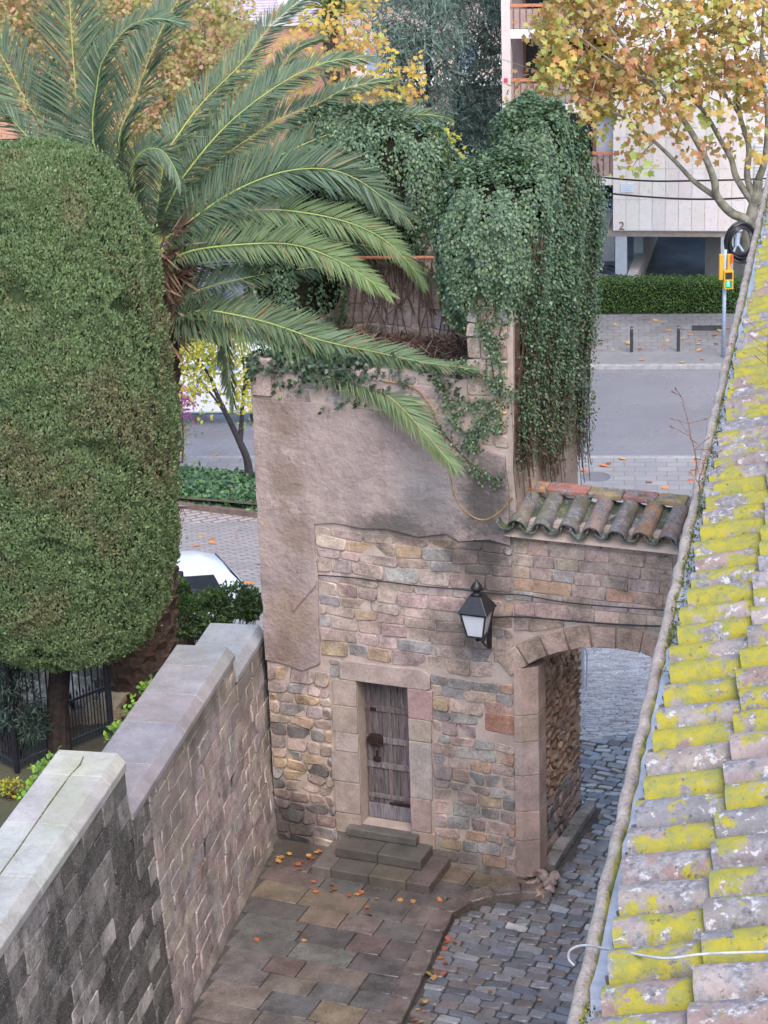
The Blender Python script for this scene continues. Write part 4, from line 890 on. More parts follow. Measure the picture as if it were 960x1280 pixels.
m = MB(); m.lathe((cx_, cyb[1], 0), [(max(q - .09, .02), zq) for q, zq in zip(rr_, np.linspace(zz[0] + .06, zz[-1] - .1, len(zz)))] if False else [(max(float(cyr(zq)) - .15, .02), float(zq)) for zq in np.linspace(zz[0] + .05, zz[-1] - .1, 30)], 28)
m.obj('inner_twigs', m_plain('inner cypress twigs', (.05, .07, .034), .95, .05, var=.4, scale=20, bump=.8), cyp)
m = MB(); m.tube([cyb - up * .1, cyb + np.array([.02, 0, .6]), np.array([cx_ - .05, cyb[1], zz[0] + .3]), np.array([cx_, cyb[1], zz[0] + 2])], [.17, .14, .13, .08], 12); m.obj('trunk', m_plain('cypress bark', (.045, .035, .032), .95, .1, var=.4, scale=14, bump=.9), cyp)

# ================================================================== ivy on the tower
M_IVY = m_leaf('ivy leaf', .18, .42, .45)
M_STEM = m_plain('ivy stem', (.10, .06, .045), .9, .1, var=.4, scale=20)
IVC = [(.095, .155, .085), (.08, .13, .077), (.115, .18, .09), (.06, .10, .06), (.145, .21, .095)]
def fp3(s, d, z): return FG.o + U * s[:, None] + DEP * d[:, None] + up * z[:, None]
def lobe(c, h, n, zcut=None, ex=2.6, seed=1, lump=.1, L=(.022, .062)):
    q = NR.normal(size=(int(n * 1.3), 3)); q = np.sign(q) * np.abs(q); q /= (np.abs(q) ** ex).sum(1, keepdims=True) ** (1 / ex)
    o = unit(np.sign(q) * np.abs(q) ** (ex - 1) / np.array(h)); p = np.array(c) + q * np.array(h)
    ps = p * np.array([1, 1, .22]); rid = pnoise(ps, 11, seed + 1) * .75 + pnoise(ps, 24, seed + 2) * .45; p += o * (pnoise(p, 3.6, seed) * lump + rid * lump * 1.1 + pnoise(p, 14, seed + 3) * lump * .35 - np.abs(NR.normal(0, .03, len(p))) + (NR.random(len(p)) < .05) * NR.exponential(.06, len(p)))[:, None]; kp_ = NR.random(len(p)) < np.clip(.82 + rid * 1.1 + pnoise(p, 6, seed + 5) * .4, .06, 1); p, o = p[kp_], o[kp_]
    if zcut is not None: k = zcut(p); p, o = p[k], o[k]
    W = fp3(p[:, 0], p[:, 1], p[:, 2]); O = U * o[:, :1] + DEP * o[:, 1:2] + up * o[:, 2:3]
    D = unit(O * .3 + np.array([0, 0, -.9]) + NR.normal(0, .38, W.shape)); D[o[:, 2] > .6, 2] += .9; Nl = unit(O + NR.normal(0, .45, W.shape) + np.array([0, 0, .35]))
    w = NR.uniform(*L, len(W)); tt = tints(len(W), IVC, [3, 3, 3, 2, 1.2], .2); kt = (np.clip(o[:, 2], 0, 1) * NR.random(len(W)))[:, None] * .0; return leaf_quads(W, D, Nl, w, w * .36), tt
def core(c, h, name, parent):
    m = MB(); V = []; nu, nv = 16, 10
    for j in range(nv + 1):
        for i in range(nu):
            a = 2 * math.pi * i / nu; b = -math.pi / 2 + math.pi * j / nv; f = lambda x: math.copysign(abs(x) ** .75, x)
            V.append(FG.P(c[0] + h[0] * f(math.cos(b)) * f(math.cos(a)), c[1] + h[1] * f(math.cos(b)) * f(math.sin(a)), c[2] + h[2] * f(math.sin(b))))
    m.add(V, [(j * nu + i, j * nu + (i + 1) % nu, (j + 1) * nu + (i + 1) % nu, (j + 1) * nu + i) for j in range(nv) for i in range(nu)]); return m.obj(name, M_CORE, parent)
M_CORE = m_plain('dark ivy twigs', (.022, .022, .014), .95, .05, var=.6, scale=25, bump=1.0)
def strands(n, drange, zt, zb, off, seed, step=.02, leafp=.9, base_s=3.42, sgn=1):
    V = []; T_ = []; st = MB()
    for i in range(n):
        d = NR.uniform(*drange); z1 = zt(d) + NR.uniform(-.3, .1); zE = zb(d) + abs(NR.normal(0, .35)) * (1 if NR.random() < .8 else 2.5); k = int((z1 - zE) / step)
        if k < 4: continue
        z = np.linspace(z1, zE, k); wob = np.cumsum(NR.normal(0, .008, k)); dd = d + wob; cl = math.sin(d * 9 + seed) * .07 + math.sin(d * 23 + seed * 2) * .04
        of = off + cl + NR.uniform(-.08, .08) + .1 * np.exp(-((z - z1) / 1.2) ** 2) - .10 * np.clip((7.2 - z) / 2.2, 0, 1); fade = np.clip((z - zE) / .9, .12, 1)
        keep = NR.random(k) < leafp * (.35 + .65 * fade) * np.clip(.75 + .5 * np.sin(z * 5 + d * 14 + seed), .3, 1)
        s_ = base_s + sgn * (of + NR.normal(0, .03, k))
        P = fp3(s_[keep], dd[keep] + NR.normal(0, .035, keep.sum()), z[keep]); O = U * sgn
        D = unit(O * .35 + np.array([0, 0, -.8]) + NR.normal(0, .45, P.shape)); Nl = unit(O + np.array([0, 0, .4]) + NR.normal(0, .45, P.shape)); w = NR.uniform(.026, .05, len(P))
        V.append(leaf_quads(P, D, Nl, w, w * .36)); ti = tints(len(P), IVC, [3, 3, 2.5, 2.5, .8], .22); dead = NR.random(len(P)) < np.clip((6.9 - z[keep]) * .22, 0, .42); ti[dead] = tints(int(dead.sum()), [(.16, .12, .075), (.2, .15, .1), (.11, .10, .06), (.13, .085, .06)]); T_.append(ti)
        if i % 4 == 0:
            q = fp3(base_s + sgn * (of[::7] - .035 + 0 * z[::7]), dd[::7], z[::7])
            if len(q) > 2: st.tube(list(q) + [q[-1] - up * NR.uniform(.05, .4) + U * .03], .004 + .004 * NR.random(), 4)
    return V, T_, st
ivy = thing('ivy_curtain', 'thick ivy curtain hanging from the tall right hand wall of the tower', 'ivy', FG.P(3.5, .9, 5))
V1, T1 = lobe((2.98, .62, 7.82), (.70, .72, 1.05), 62000, lambda p: (p[:, 2] > 6.9 + .35 * np.sin(p[:, 0] * 9) + (p[:, 0] < 3.2) * .35) , seed=11)
V2, T2 = lobe((3.08, 1.55, 8.25), (.52, .72, 1.12), 58000, lambda p: p[:, 2] > 6.6, seed=31)
V2b, T2b = lobe((2.72, 1.95, 8.5), (.34, .35, .58), 10000, None, seed=37)
V3, T3, st = strands(560, (.02, 2.25), lambda d: 8.15 if d < 1.1 else 8.5, lambda d: 5.18 + .15 * math.sin(d * 5) - .12 * d, .06, 2)
V4, T4, st2 = strands(110, (1.9, 2.35), lambda d: 8.4, lambda d: 4.55, .0, 5, leafp=.75)
link('leaves', big_mesh('ivy_leaves', np.concatenate([V1, V2, V2b] + V3 + V4), 4, np.concatenate([T1, T2, T2b] + T3 + T4)), M_IVY, ivy, kind='stuff')
st.v, st.f = st.v, st.f; st.add(st2.v, st2.f); st.obj('stems', M_STEM, ivy, kind='stuff')
core((2.98, .62, 7.82), (.59, .6, .9), 'twig_mass', ivy); core((3.08, 1.55, 8.25), (.41, .62, 1.0), 'twig_mass', ivy)
m = MB(); m.prism(FS, [(.05, 5.5), (2.2, 5.1), (2.22, 8.3), (.1, 7.9)], -.12, -.06); m.obj('twig_mat', m_plain('dead ivy mat', (.085, .06, .045), .95, .05, var=.6, scale=18, bump=1.0), ivy)
ivy2 = thing('ivy_mound', 'dark ivy mound over the ruined back wall of the tower behind the palm', 'ivy', FG.P(1.3, 2, 7))
V1, T1 = lobe((.78, 2.0, 8.15), (1.08, .55, 1.06), 44000, lambda p: p[:, 2] > 7.35 + .25 * np.sin(p[:, 0] * 7), seed=51); V2, T2 = lobe((.1, 1.3, 7.2), (.55, .8, .8), 9000, None, seed=61)
link('leaves', big_mesh('ivy_leaves', np.concatenate([V1, V2]), 4, np.concatenate([T1, T2])), M_IVY, ivy2, kind='stuff'); core((.78, 2.0, 8.1), (.97, .45, .9), 'twig_mass', ivy2); core((.1, 1.3, 7.2), (.45, .68, .68), 'twig_mass', ivy2)
st = MB(); V = []; T_ = []
for i in range(130):                                   # dead vines hanging below the mound
    s = NR.uniform(.6, 2.75); z0 = NR.uniform(7.2, 7.8); L = NR.uniform(.4, 1.1); p = FG.P(s, 1.68, z0); st.tube([p, p + np.array([NR.normal(0, .06), 0, -L * .5]), p + np.array([NR.normal(0, .1), 0, -L])], .007, 4)
st.obj('dead_vines', m_plain('dead vine', (.13, .085, .07), .95, .05, var=.4, scale=20), ivy2, kind='stuff')
# climbing ivy on the pier and along the wall top
ivy3 = thing('climbing_ivy', 'sparse young ivy climbing over the plaster next to the stone pier', 'ivy', FP(2.9, 5.8, .05))
st = MB(); V = []; T_ = []
runs = [[(645, 492), (620, 480), (590, 462), (575, 455)], [(628, 512), (605, 520), (592, 545), (590, 560)], [(600, 560), (575, 535), (560, 500), (548, 470)], [(628, 600), (600, 590), (570, 560), (545, 530)], [(560, 500), (600, 505), (628, 500)], [(600, 400), (612, 440), (620, 490)], [(612, 350), (608, 400), (625, 450)], [(600, 350), (595, 380), (602, 420)], [(622, 350), (618, 390), (612, 430)], [(628, 400), (622, 440), (628, 480)], [(592, 350), (610, 365), (628, 372)], [(565, 520), (600, 500)], [(585, 545), (615, 535), (628, 530)]]
for run in runs:
    pts = smooth_path([FP(*FA.px(x, y, .04), .04) for x, y in run]); st.tube(pts, .009, 5)
    for p in pts:
        k = NR.integers(6, 18); P = p + NR.normal(0, .05, (k, 3)) * np.array([1, .3, 1]) + NF * .03; V.append(leaf_quads(P, unit(NF * .3 - up * .6 + NR.normal(0, .5, (k, 3))), unit(NF + NR.normal(0, .35, (k, 3))), NR.uniform(.028, .055, k), .015)); T_.append(tints(k, IVC))
link('leaves', big_mesh('ivy_leaves', np.concatenate(V), 4, np.concatenate(T_)), M_IVY, ivy3, kind='stuff'); st.obj('stems', M_STEM, ivy3)
ivy4 = thing('trailing_ivy', 'dark ivy fringe trailing over the top course of the tower front below the palm', 'ivy', FP(.8, 6.4, 0))
V = []; T_ = []
for i in range(420):
    s = NR.uniform(-.05, 1.5) if NR.random() < .8 else NR.uniform(1.5, 2.7); c = NR.uniform(-.4, .08); z = 6.44 + NR.normal(0, .07) - (NR.exponential(.09) if c > 0 else 0); k = 5
    P = FP(s, z, c) + NR.normal(0, .03, (k, 3)); V.append(leaf_quads(P, unit(NF * .4 - up * .5 + NR.normal(0, .5, (k, 3))), unit(NF * .6 + up + NR.normal(0, .4, (k, 3))), NR.uniform(.05, .09, k), .03)); T_.append(tints(k, [(.04, .07, .04), (.055, .09, .045), (.035, .055, .035)]))
link('leaves', big_mesh('ivy_leaves', np.concatenate(V), 4, np.concatenate(T_)), M_IVY, ivy4, kind='stuff')
m = MB(); m.tube(smooth_path([FP(*FA.px(x, y, .03), .03) for x, y in ((480, 476), (520, 486), (540, 512), (548, 535), (560, 580), (570, 622), (585, 642), (605, 650), (625, 640), (640, 622))]), .012, 6); tag(m.obj('bare_vine', m_plain('bare vine bark', (.25, .17, .09), .9, .1, var=.4, scale=25)), 'bare brown vine stem looping down the plaster towards the arch roof', 'vine')
# brush on top of the fill and the orange rod
V = []; T_ = []
for i in range(2600):
    s, d = NR.uniform(.5, 2.75), NR.uniform(.5, 1.74); P = FG.P(s, d, 6.3 + NR.uniform(0, .12))[None] + 0; V.append(leaf_quads(P, unit(NR.normal(0, 1, (1, 3)) * np.array([1, 1, .35]) + up * .25), rnd_dirs(1), NR.uniform(.1, .32), .006 + .006 * NR.random())); T_.append(tints(1, [(.24, .16, .12), (.15, .09, .075), (.30, .21, .155), (.1, .065, .06)]))
o = link('dry_brush', big_mesh('dry_brush', np.concatenate(V), 4, np.concatenate(T_)), m_leaf('dry brush', .1, .95, .05)); tag(o, 'heap of dry brown brush lying on the tower fill', 'brush'); o['kind'] = 'stuff'
p0 = onplane(490, 322, FG.P(0, 1.3, 0), NF); p1 = onplane(580, 322, FG.P(0, 1.3, 0), NF); m = MB(); m.tube([p0 - (p1 - p0) * .6, p1], .02, 8); tag(m.obj('iron_rod', m_plain('orange primer', (.55, .2, .12), .6, .3)), 'thin orange metal rod spanning the hollow tower top below the ivy', 'rod')

# ================================================================== garden plants and fence
def bush(name, lab, base, spots, n, cols, L, W, mat=None, cat='shrub', sticks=10, spread=.5, parent=None):
    th = thing(name, lab, cat, base); V = []; T_ = []; st = MB()
    for (c, r) in spots:
        c = np.array(c); k = int(n / len(spots)); q = NR.normal(size=(k, 3)); q = unit(q) * np.cbrt(NR.random(k))[:, None] ** .6; P = c + q * np.array(r) * (1 + .25 * pnoise(q, 5, 3)[:, None])
        D = unit(q + NR.normal(0, spread, (k, 3)) + np.array([0, 0, .1])); V.append(leaf_quads(P, D, unit(up + q * .4 + NR.normal(0, .5, (k, 3))), NR.uniform(*L, k), NR.uniform(*W, k))); T_.append(tints(k, cols))
        for _ in range(sticks): st.tube([np.array(base) + NR.normal(0, .04, 3) * np.array([1, 1, 0]), (np.array(base) + c) / 2 + NR.normal(0, .08, 3), c + unit(NR.normal(size=3)) * np.array(r) * .8], [.014, .01, .004], 5)
    link('foliage', big_mesh('foliage', np.concatenate(V), 4, np.concatenate(T_)), mat or M_LEAF, th); st.obj('stems', M_STEM, th); return th
b0 = onY(265, 800, 28.2); b0[2] = -.02
sp = [(onY(x, y, Y), r) for x, y, Y, r in ((232, 772, 28.0, (.3, .3, .3)), (262, 768, 28.2, (.3, .3, .26)), (290, 752, 28.4, (.3, .3, .22)), (312, 756, 28.5, (.18, .25, .2)), (225, 745, 28.2, (.16, .2, .2)), (265, 750, 28.4, (.16, .2, .12)))]
bush('garden_shrub', 'loose leafy green shrub between the wall end and the white car', b0, sp, 8000, [(.10, .16, .06), (.10, .18, .05), (.05, .09, .04), (.16, .24, .06), (.06, .1, .06)], (.035, .075), (.012, .024))
b0 = onz(18, 945, 1.5); sp = [(onY(x, y, b0[1] - .3), r) for x, y, r in ((8, 835, (.35, .4, .35)), (20, 880, (.32, .4, .3)), (38, 905, (.22, .3, .2)), (-20, 880, (.4, .4, .4)), (5, 800, (.3, .4, .3)), (-25, 780, (.4, .4, .5)))]
bush('olive_shrub', 'grey green olive shrub with slender leaves in front of the iron fence', b0, sp, 4200, [(.05, .085, .065), (.075, .115, .09), (.10, .14, .11), (.04, .065, .05)], (.07, .13), (.006, .011))
b0 = onz(18, 998, 1.5); bush('yellow_plant', 'small yellow leaved plant on the soil beside the coping', b0, [(b0 + up * .14, (.11, .11, .12)), (b0 + up * .12 + np.array([-.1, .05, 0]), (.08, .08, .1))], 240, [(.42, .36, .03), (.36, .33, .05), (.3, .34, .05)], (.03, .06), (.012, .02), sticks=4, cat='plant')
V = []; T_ = []
FW0 = Frame(WB, WD, (0, 0, 1))
for s, zt in [(NR.uniform(-6, sA - .05), 3.75) for _ in range(44)] + [(NR.uniform(sA, 3.0), 3.12) for _ in range(34)]:
    if pnoise(np.array([[s, 0, 0]]), 5, 8)[0] < -.1: continue
    k = 16; P = FW0.P(s, zt - NR.uniform(.02, .14), -.72 - .17 - NR.uniform(0, .1)) + NR.normal(0, .035, (k, 3)); V.append(leaf_quads(P, unit(up * .6 + NR.normal(0, .6, (k, 3))), unit(up + NR.normal(0, .5, (k, 3))), NR.uniform(.05, .085, k), .028)); T_.append(tints(k, [(.20, .34, .05), (.27, .42, .06), (.13, .25, .05)]))
cre = thing('wall_creeper', 'lime green creeper leaves peeping over the garden side of the coping', 'creeper', FW0.P(-1, 1.5, -.9)); link('leaves', big_mesh('leaves', np.concatenate(V), 4, np.concatenate(T_)), M_LEAF, cre, kind='stuff')
st = MB()
for s in np.linspace(-6, 3.2, 24): st.tube([FW0.P(s, 1.48, -1.0), FW0.P(s + .1, 2.4, -.85), FW0.P(s + .05, (3.6 if s < sA else 2.98), -.84)], .008, 5)
st.obj('stems', M_STEM, cre)
# iron fence
M_FENCE = m_plain('dark fence paint', (.035, .038, .048), .45, .5, .2, var=.2)
fa, fm, fb = onz(-40, 935, 1.5), onz(22, 966, 1.5), onz(138, 925, 1.5)
fb = onz(140, 918, 1.5)
fence = thing('iron_fence', 'dark iron railing with spear bars behind the cypress trunk', 'fence', fm)
def fence_run(a, b, n, ht):
    a, b = np.array(a), np.array(b); d = (b - a) / np.linalg.norm(b - a); F = Frame(a, d, (0, 0, 1)); L = np.linalg.norm(b - a)
    for z in (.12, ht * .45, ht - .12): mm = MB(); mm.box(F, 0, L, z, z + .035, -.012, .012); mm.obj('rail', M_FENCE, fence)
    for i in range(n + 1):
        p = a + d * L * (i + .5) / (n + 1); mm = MB(); mm.tube([p + up * .05, p + up * ht], .011, 6); mm.lathe(p + up * ht, [(.011, 0), (.02, .03), (.002, .12)], 6); mm.obj('bar', M_FENCE, fence)
        p2 = p + d * L * .5 / (n + 1); mm = MB(); mm.tube([p2 + up * .05, p2 + up * (ht * .45 + .06)], .008, 5); mm.lathe(p2 + up * (ht * .45 + .06), [(.008, 0), (.016, .02), (.002, .08)], 5); mm.obj('short_bar', M_FENCE, fence)
    for p in (a, b): mm = MB(); mm.tube([p, p + up * (ht + .12)], .035, 8); mm.lathe(p + up * (ht + .12), [(.04, 0), (.05, .03), (.0, .07)], 8); mm.obj('post', M_FENCE, fence)
fence_run(fa, fm, 8, 1.45); fence_run(fm, fb, 14, 1.45)
# ochre stones behind the fence
rk = thing('rockery', 'low ochre rockery stones behind the iron fence', 'rockery', fb + np.array([-.6, .8, 0]))
M_ROCK = m_stone('ochre rock', bump=.8, amt=.7)
for i in range(24):
    p = fb + np.array([NR.uniform(-2.0, .1), NR.uniform(.35, 1.6), NR.uniform(-.02, .25)]); Q = rnd_dirs(12) * np.array([.3, .22, .2]) * NR.uniform(.6, 1.2); bm = bmesh.new()
    for q in Q: bm.verts.new(tuple(p + q))
    bmesh.ops.convex_hull(bm, input=bm.verts); me = bpy.data.meshes.new('rock'); bm.to_mesh(me); bm.free(); link('rock', me, M_ROCK, rk, color=pick([(.36, .29, .2), (.32, .26, .19), (.38, .32, .24)]))
# dark capped pillar next to the cypress
cp = onY(226, 742, 29.2); m = MB(); F = Frame((cp[0] - .12, 29.2, 0), U, (0, 0, 1)); pil = thing('gate_pillar', 'brick garden pillar with a dark overhanging cap beside the clipped cypress', 'pillar', (cp[0] - .12, 29.2, 0))
m.box(F, -.25, .18, -.5, cp[2] - .14, -.25, .2); m.obj('shaft', M_STONE, pil, color=(.2, .13, .11)); m = MB(); m.box(F, -.33, .26, cp[2] - .14, cp[2] - .02, -.33, .28); m.obj('cap', m_plain('dark cap stone', (.06, .05, .05), .6, .3), pil, bevel=.02); m = MB(); m.box(F, -.2, .1, cp[2] - .02, cp[2] + .28, -.2, .12); m.obj('cap_block', m_plain('dark cap block', (.05, .04, .04), .6, .3), pil, bevel=.02)
# ================================================================== cars
M_GLASS = m_plain('car glass', (.02, .024, .03), .08, .6, var=.1); M_TYRE = m_plain('tyre rubber', (.02, .02, .02), .8, .3); M_RIM = m_plain('alloy rim', (.4, .4, .42), .35, .5, .7)
M_HEAD = m_plain('lamp glass', (.7, .7, .72), .15, .6, var=.05); M_TAIL = m_plain('tail lamp', (.4, .02, .015), .2, .5, var=.1)
ST = [(-2.0, .70, .36, .84, .90, .60), (-1.92, .80, .26, .93, 1.06, .62), (-1.6, .855, .22, .95, 1.36, .60), (-1.2, .87, .22, .95, 1.45, .61), (-.5, .875, .22, .94, 1.48, .63), (.15, .875, .22, .93, 1.45, .63), (.55, .875, .22, .93, 1.30, .63), (1.05, .87, .22, .92, 1.00, .70), (1.6, .85, .24, .84, .88, .66), (1.9, .78, .3, .7, .74, .58), (2.0, .66, .38, .6, .64, .45)]
def make_car(name, lab, loc, heading, slope, paint, group=None, antenna=True):
    c_ = thing(name, lab, 'car', loc, group); fx = np.array([math.cos(heading), math.sin(heading), 0]); fx[2] = slope(fx); fx /= np.linalg.norm(fx)
    sy = np.cross(up, fx); sy[2] = 0; sy /= np.linalg.norm(sy); fz = np.cross(fx, sy); F = Frame(loc, fx, sy)
    def P(x, y, z): return np.array(loc) + fx * x + sy * y + fz * z
    V = []; k = 11
    for x, w, z0, zb, zt, wr in ST:
        h = [(w * .93, z0), (w, (z0 + zb) / 2), (w * .975, zb), (wr + .015, zt - .05), (wr - .12, zt)]; pts = h + [(0, zt + .02)] + [(-a, b) for a, b in h[::-1]]; V += [P(x, a, b) for a, b in pts]
    f = [(i * k + j, i * k + j + 1, (i + 1) * k + j + 1, (i + 1) * k + j) for i in range(len(ST) - 1) for j in range(k - 1)] + [(i * k, (i + 1) * k, (i + 1) * k + k - 1, i * k + k - 1) for i in range(len(ST) - 1)] + [tuple(range(k)), tuple(range((len(ST) - 1) * k, len(ST) * k))]
    m = MB(); m.add(V, f); body = m.obj('body', paint, c_, smooth=True); sub(body)
    for sd in (1, -1):
        for x0, x1, xr0, xr1, nm in ((-1.45, -.62, -1.25, -.6, 'rear_window'), (-.54, .72, -.52, .32, 'front_window')):
            q = [P(x0, sd * .868, .97), P(x1, sd * .868, .96), P(xr1, sd * .672, 1.385), P(xr0, sd * .672, 1.375)]; o_ = sy * sd * .012; mm = MB(); mm.add([p + o_ for p in q] + [p - o_ for p in q], [(0, 1, 2, 3), (7, 6, 5, 4), (0, 4, 5, 1), (1, 5, 6, 2), (2, 6, 7, 3), (3, 7, 4, 0)]); mm.obj(nm, M_GLASS, c_)
        for x in (-1.25, 1.28):
            a = P(x, sd * .73, .31); b = P(x, sd * .885, .31); mm = MB(); mm.tube([a, a + (b - a) * .15, a + (b - a) * .85, b], [.28, .315, .315, .28], 20); w_ = mm.obj('wheel', M_TYRE, c_, smooth=False); sub(w_); mm = MB(); mm.tube([b - (b - a) * .1, b + (b - a) * .06], [.2, .17], 14); mm.obj('rim', M_RIM, w_)
        mm = MB(); mm.box(F, 1.86, 2.0, sd * .42 - .14, sd * .42 + .14, .56, .68); mm.obj('headlight', M_HEAD, c_, bevel=.03); mm = MB(); mm.box(F, -1.99, -1.86, sd * .62 - .09, sd * .62 + .09, .72, .98); mm.obj('tail_light', M_TAIL, c_, bevel=.03)
        mm = MB(); mm.box(F, .5, .7, sd * .98 - .1, sd * .98 + .06, .93, 1.05); mm.obj('mirror', paint, c_, bevel=.03)
    q = [P(1.0, .62, 1.03), P(1.0, -.62, 1.03), P(.36, -.52, 1.405), P(.36, .52, 1.405)]; o_ = fz * .014 + fx * .01; mm = MB(); mm.add([p + o_ for p in q] + [p - o_ * .5 for p in q], [(0, 1, 2, 3), (7, 6, 5, 4), (0, 4, 5, 1), (1, 5, 6, 2), (2, 6, 7, 3), (3, 7, 4, 0)]); mm.obj('windscreen', M_GLASS, c_)
    q = [P(-1.9, .6, 1.02), P(-1.9, -.6, 1.02), P(-1.62, -.5, 1.36), P(-1.62, .5, 1.36)]; o_ = -fx * .022 + fz * .012; mm = MB(); mm.add([p + o_ for p in q] + [p - o_ * .5 for p in q], [(0, 1, 2, 3), (7, 6, 5, 4), (0, 4, 5, 1), (1, 5, 6, 2), (2, 6, 7, 3), (3, 7, 4, 0)]); mm.obj('rear_screen', M_GLASS, c_)
    if antenna: mm = MB(); mm.tube([P(.1, 0, 1.46), P(-.02, 0, 1.98)], .008, 5); mm.obj('antenna', M_BLACK, c_)
    return c_
def slp(fx): return -7 / 29.5 * fx[1]
M_WHITE = m_plain('white car paint', (.56, .575, .61), .22, .5, var=.03); M_NAVY = m_plain('dark blue car paint', (.03, .035, .05), .2, .5, var=.1)
wc_ = onground(246, 706, 1.46); wc_[2] = ground_z(wc_[1]) + .012
wc_ = wc_ + np.array([-1.2, .1, -.0]); make_car('parked_car', 'white parked car on the sloping brick yard behind the shrub', wc_, math.radians(200), slp, M_WHITE)

# ================================================================== planter, small tree and flowers in the yard
k0, k1 = onground(200, 633), onground(345, 651); kd = (k1 - k0) / np.linalg.norm(k1 - k0); b1 = onground(270, 601)
plant_d = abs(np.dot(b1 - k0, np.cross(up, kd))); nrm_ = np.cross(up, kd); nrm_[2] = 0; nrm_ /= np.linalg.norm(nrm_)
pla = thing('ivy_planter', 'long low bed of glossy ivy with a dark stone kerb in the yard', 'planter', k0)
m = MB(); F = Frame(k0 - kd * 4, kd, nrm_); m.box(F, 0, 12, 0, .18, -.2, .16); m.obj('bed_kerb', m_plain('dark kerb stone', (.14, .10, .085), .8, .2, var=.3), pla)
n = 9000; a = NR.uniform(0, 12, n); b = NR.uniform(.1, plant_d + .35, n); P = np.array([F.P(x, y, 0) for x, y in zip(a, b)]); hh = .30 + .10 * pnoise(P, 3, 4) - .22 * np.clip((.45 - b) / .45, 0, 1); P[:, 2] = np.array([ground_z(y) for y in P[:, 1]]) + hh * np.sqrt(NR.uniform(.25, 1, n))
link('ground_ivy', big_mesh('ground_ivy', leaf_quads(P, unit(-nrm_ * .6 + NR.normal(0, .7, P.shape)), unit(up - nrm_ * .4 + NR.normal(0, .4, P.shape)), NR.uniform(.1, .17, n), NR.uniform(.05, .075, n)), 4, tints(n, [(.05, .11, .05), (.07, .15, .06), (.04, .08, .045), (.10, .19, .07)])), M_IVY, pla, kind='stuff')
m = MB(); m.add([F.P(x, y, 0) - up * (0 if False else 0) for x, y in ((0, .15), (12, .15), (12, plant_d + .3), (0, plant_d + .3))], [(0, 1, 2, 3)])
for i, v in enumerate(m.v): m.v[i] = (v[0], v[1], ground_z(v[1]) + .1)
m.obj('bed_soil', M_EARTH, pla)
M_BARK = m_plain('dark wet bark', (.032, .028, .032), .7, .3, var=.4, scale=10, bump=.7); M_BARK2 = m_plain('plane tree bark', (.17, .16, .125), .85, .2, var=.45, scale=3.5, bump=.5)
def limb(m, pxs, Y0, Y1, r0, r1, n=8, extra=None):
    k = len(pxs); P = [onY(x, y, Y0 + (Y1 - Y0) * i / max(k - 1, 1)) for i, (x, y) in enumerate(pxs)]
    if extra is not None: P = [np.array(extra)] + P
    S = smooth_path(P, 5); m.tube(S, list(np.linspace(r0, r1, len(S))), n); return S
def foliage(clusters, Y, dY, cols, wts, L, shape='star', flat=.5, lw=.3):
    V = []; T_ = []
    for (x, y, rx, ry, k) in clusters:
        c = onY(x, y, Y); ppm = FPX / np.linalg.norm(c - CAM); g = max(1, int(k / 14)); q = NR.normal(size=(g, 3)) * .5; q = q / np.maximum(1, np.linalg.norm(q, axis=1, keepdims=True)); cc = c + q * np.array([rx / ppm, dY, ry / ppm])
        P = np.repeat(cc, 14, 0) + NR.normal(0, .22, (g * 14, 3)) * (1 if L[1] > .1 else .5); N_ = len(P)
        D = unit(NR.normal(0, .8, (N_, 3)) + np.array([0, 0, -.5])); Nl = unit(up * .8 + np.array([0, -.6, 0]) + NR.normal(0, flat, (N_, 3)))
        ct = np.repeat(tints(g, cols, wts, .05), 14, 0); tt = tints(N_, cols, wts, .15); T_.append(np.clip(ct * .55 + tt * .45, .005, 1)); w = NR.uniform(*L, N_)
        V.append(leaf_stars(P, D, Nl, w) if shape == 'star' else leaf_quads(P, D, Nl, w, w * lw))
    return np.concatenate(V), np.concatenate(T_)
tb = onground(312, 601, .1); TY = tb[1]
tr = thing('yard_tree', 'small dark trunked tree with yellow leaves growing in the ivy bed', 'tree', tb); m = MB()
limb(m, [(312, 600), (309, 575), (300, 553), (288, 528), (272, 495), (262, 470), (240, 440)], TY, TY, .13, .03); limb(m, [(300, 553), (302, 530), (303, 508), (306, 470), (300, 430)], TY, TY + .3, .085, .02); limb(m, [(288, 528), (262, 490), (235, 470), (215, 465)], TY, TY - .4, .04, .01)
m.obj('trunk', M_BARK, tr); YC = [(.46, .38, .04), (.38, .36, .06), (.26, .3, .06), (.15, .22, .06), (.5, .42, .1)]
V, T_ = foliage([(232, 445, 22, 22, 520), (262, 425, 26, 18, 520), (295, 440, 20, 26, 440), (300, 488, 14, 14, 220), (240, 480, 18, 16, 220), (262, 455, 18, 16, 260), (310, 500, 10, 12, 100), (225, 420, 20, 20, 160), (285, 405, 30, 14, 200), (265, 500, 10, 8, 30)], TY, 1.0, YC, [3, 3, 2, 2, 1], (.10, .17), 'quad'); link('crown', big_mesh('crown', V, 4, T_), M_LEAF, tr)
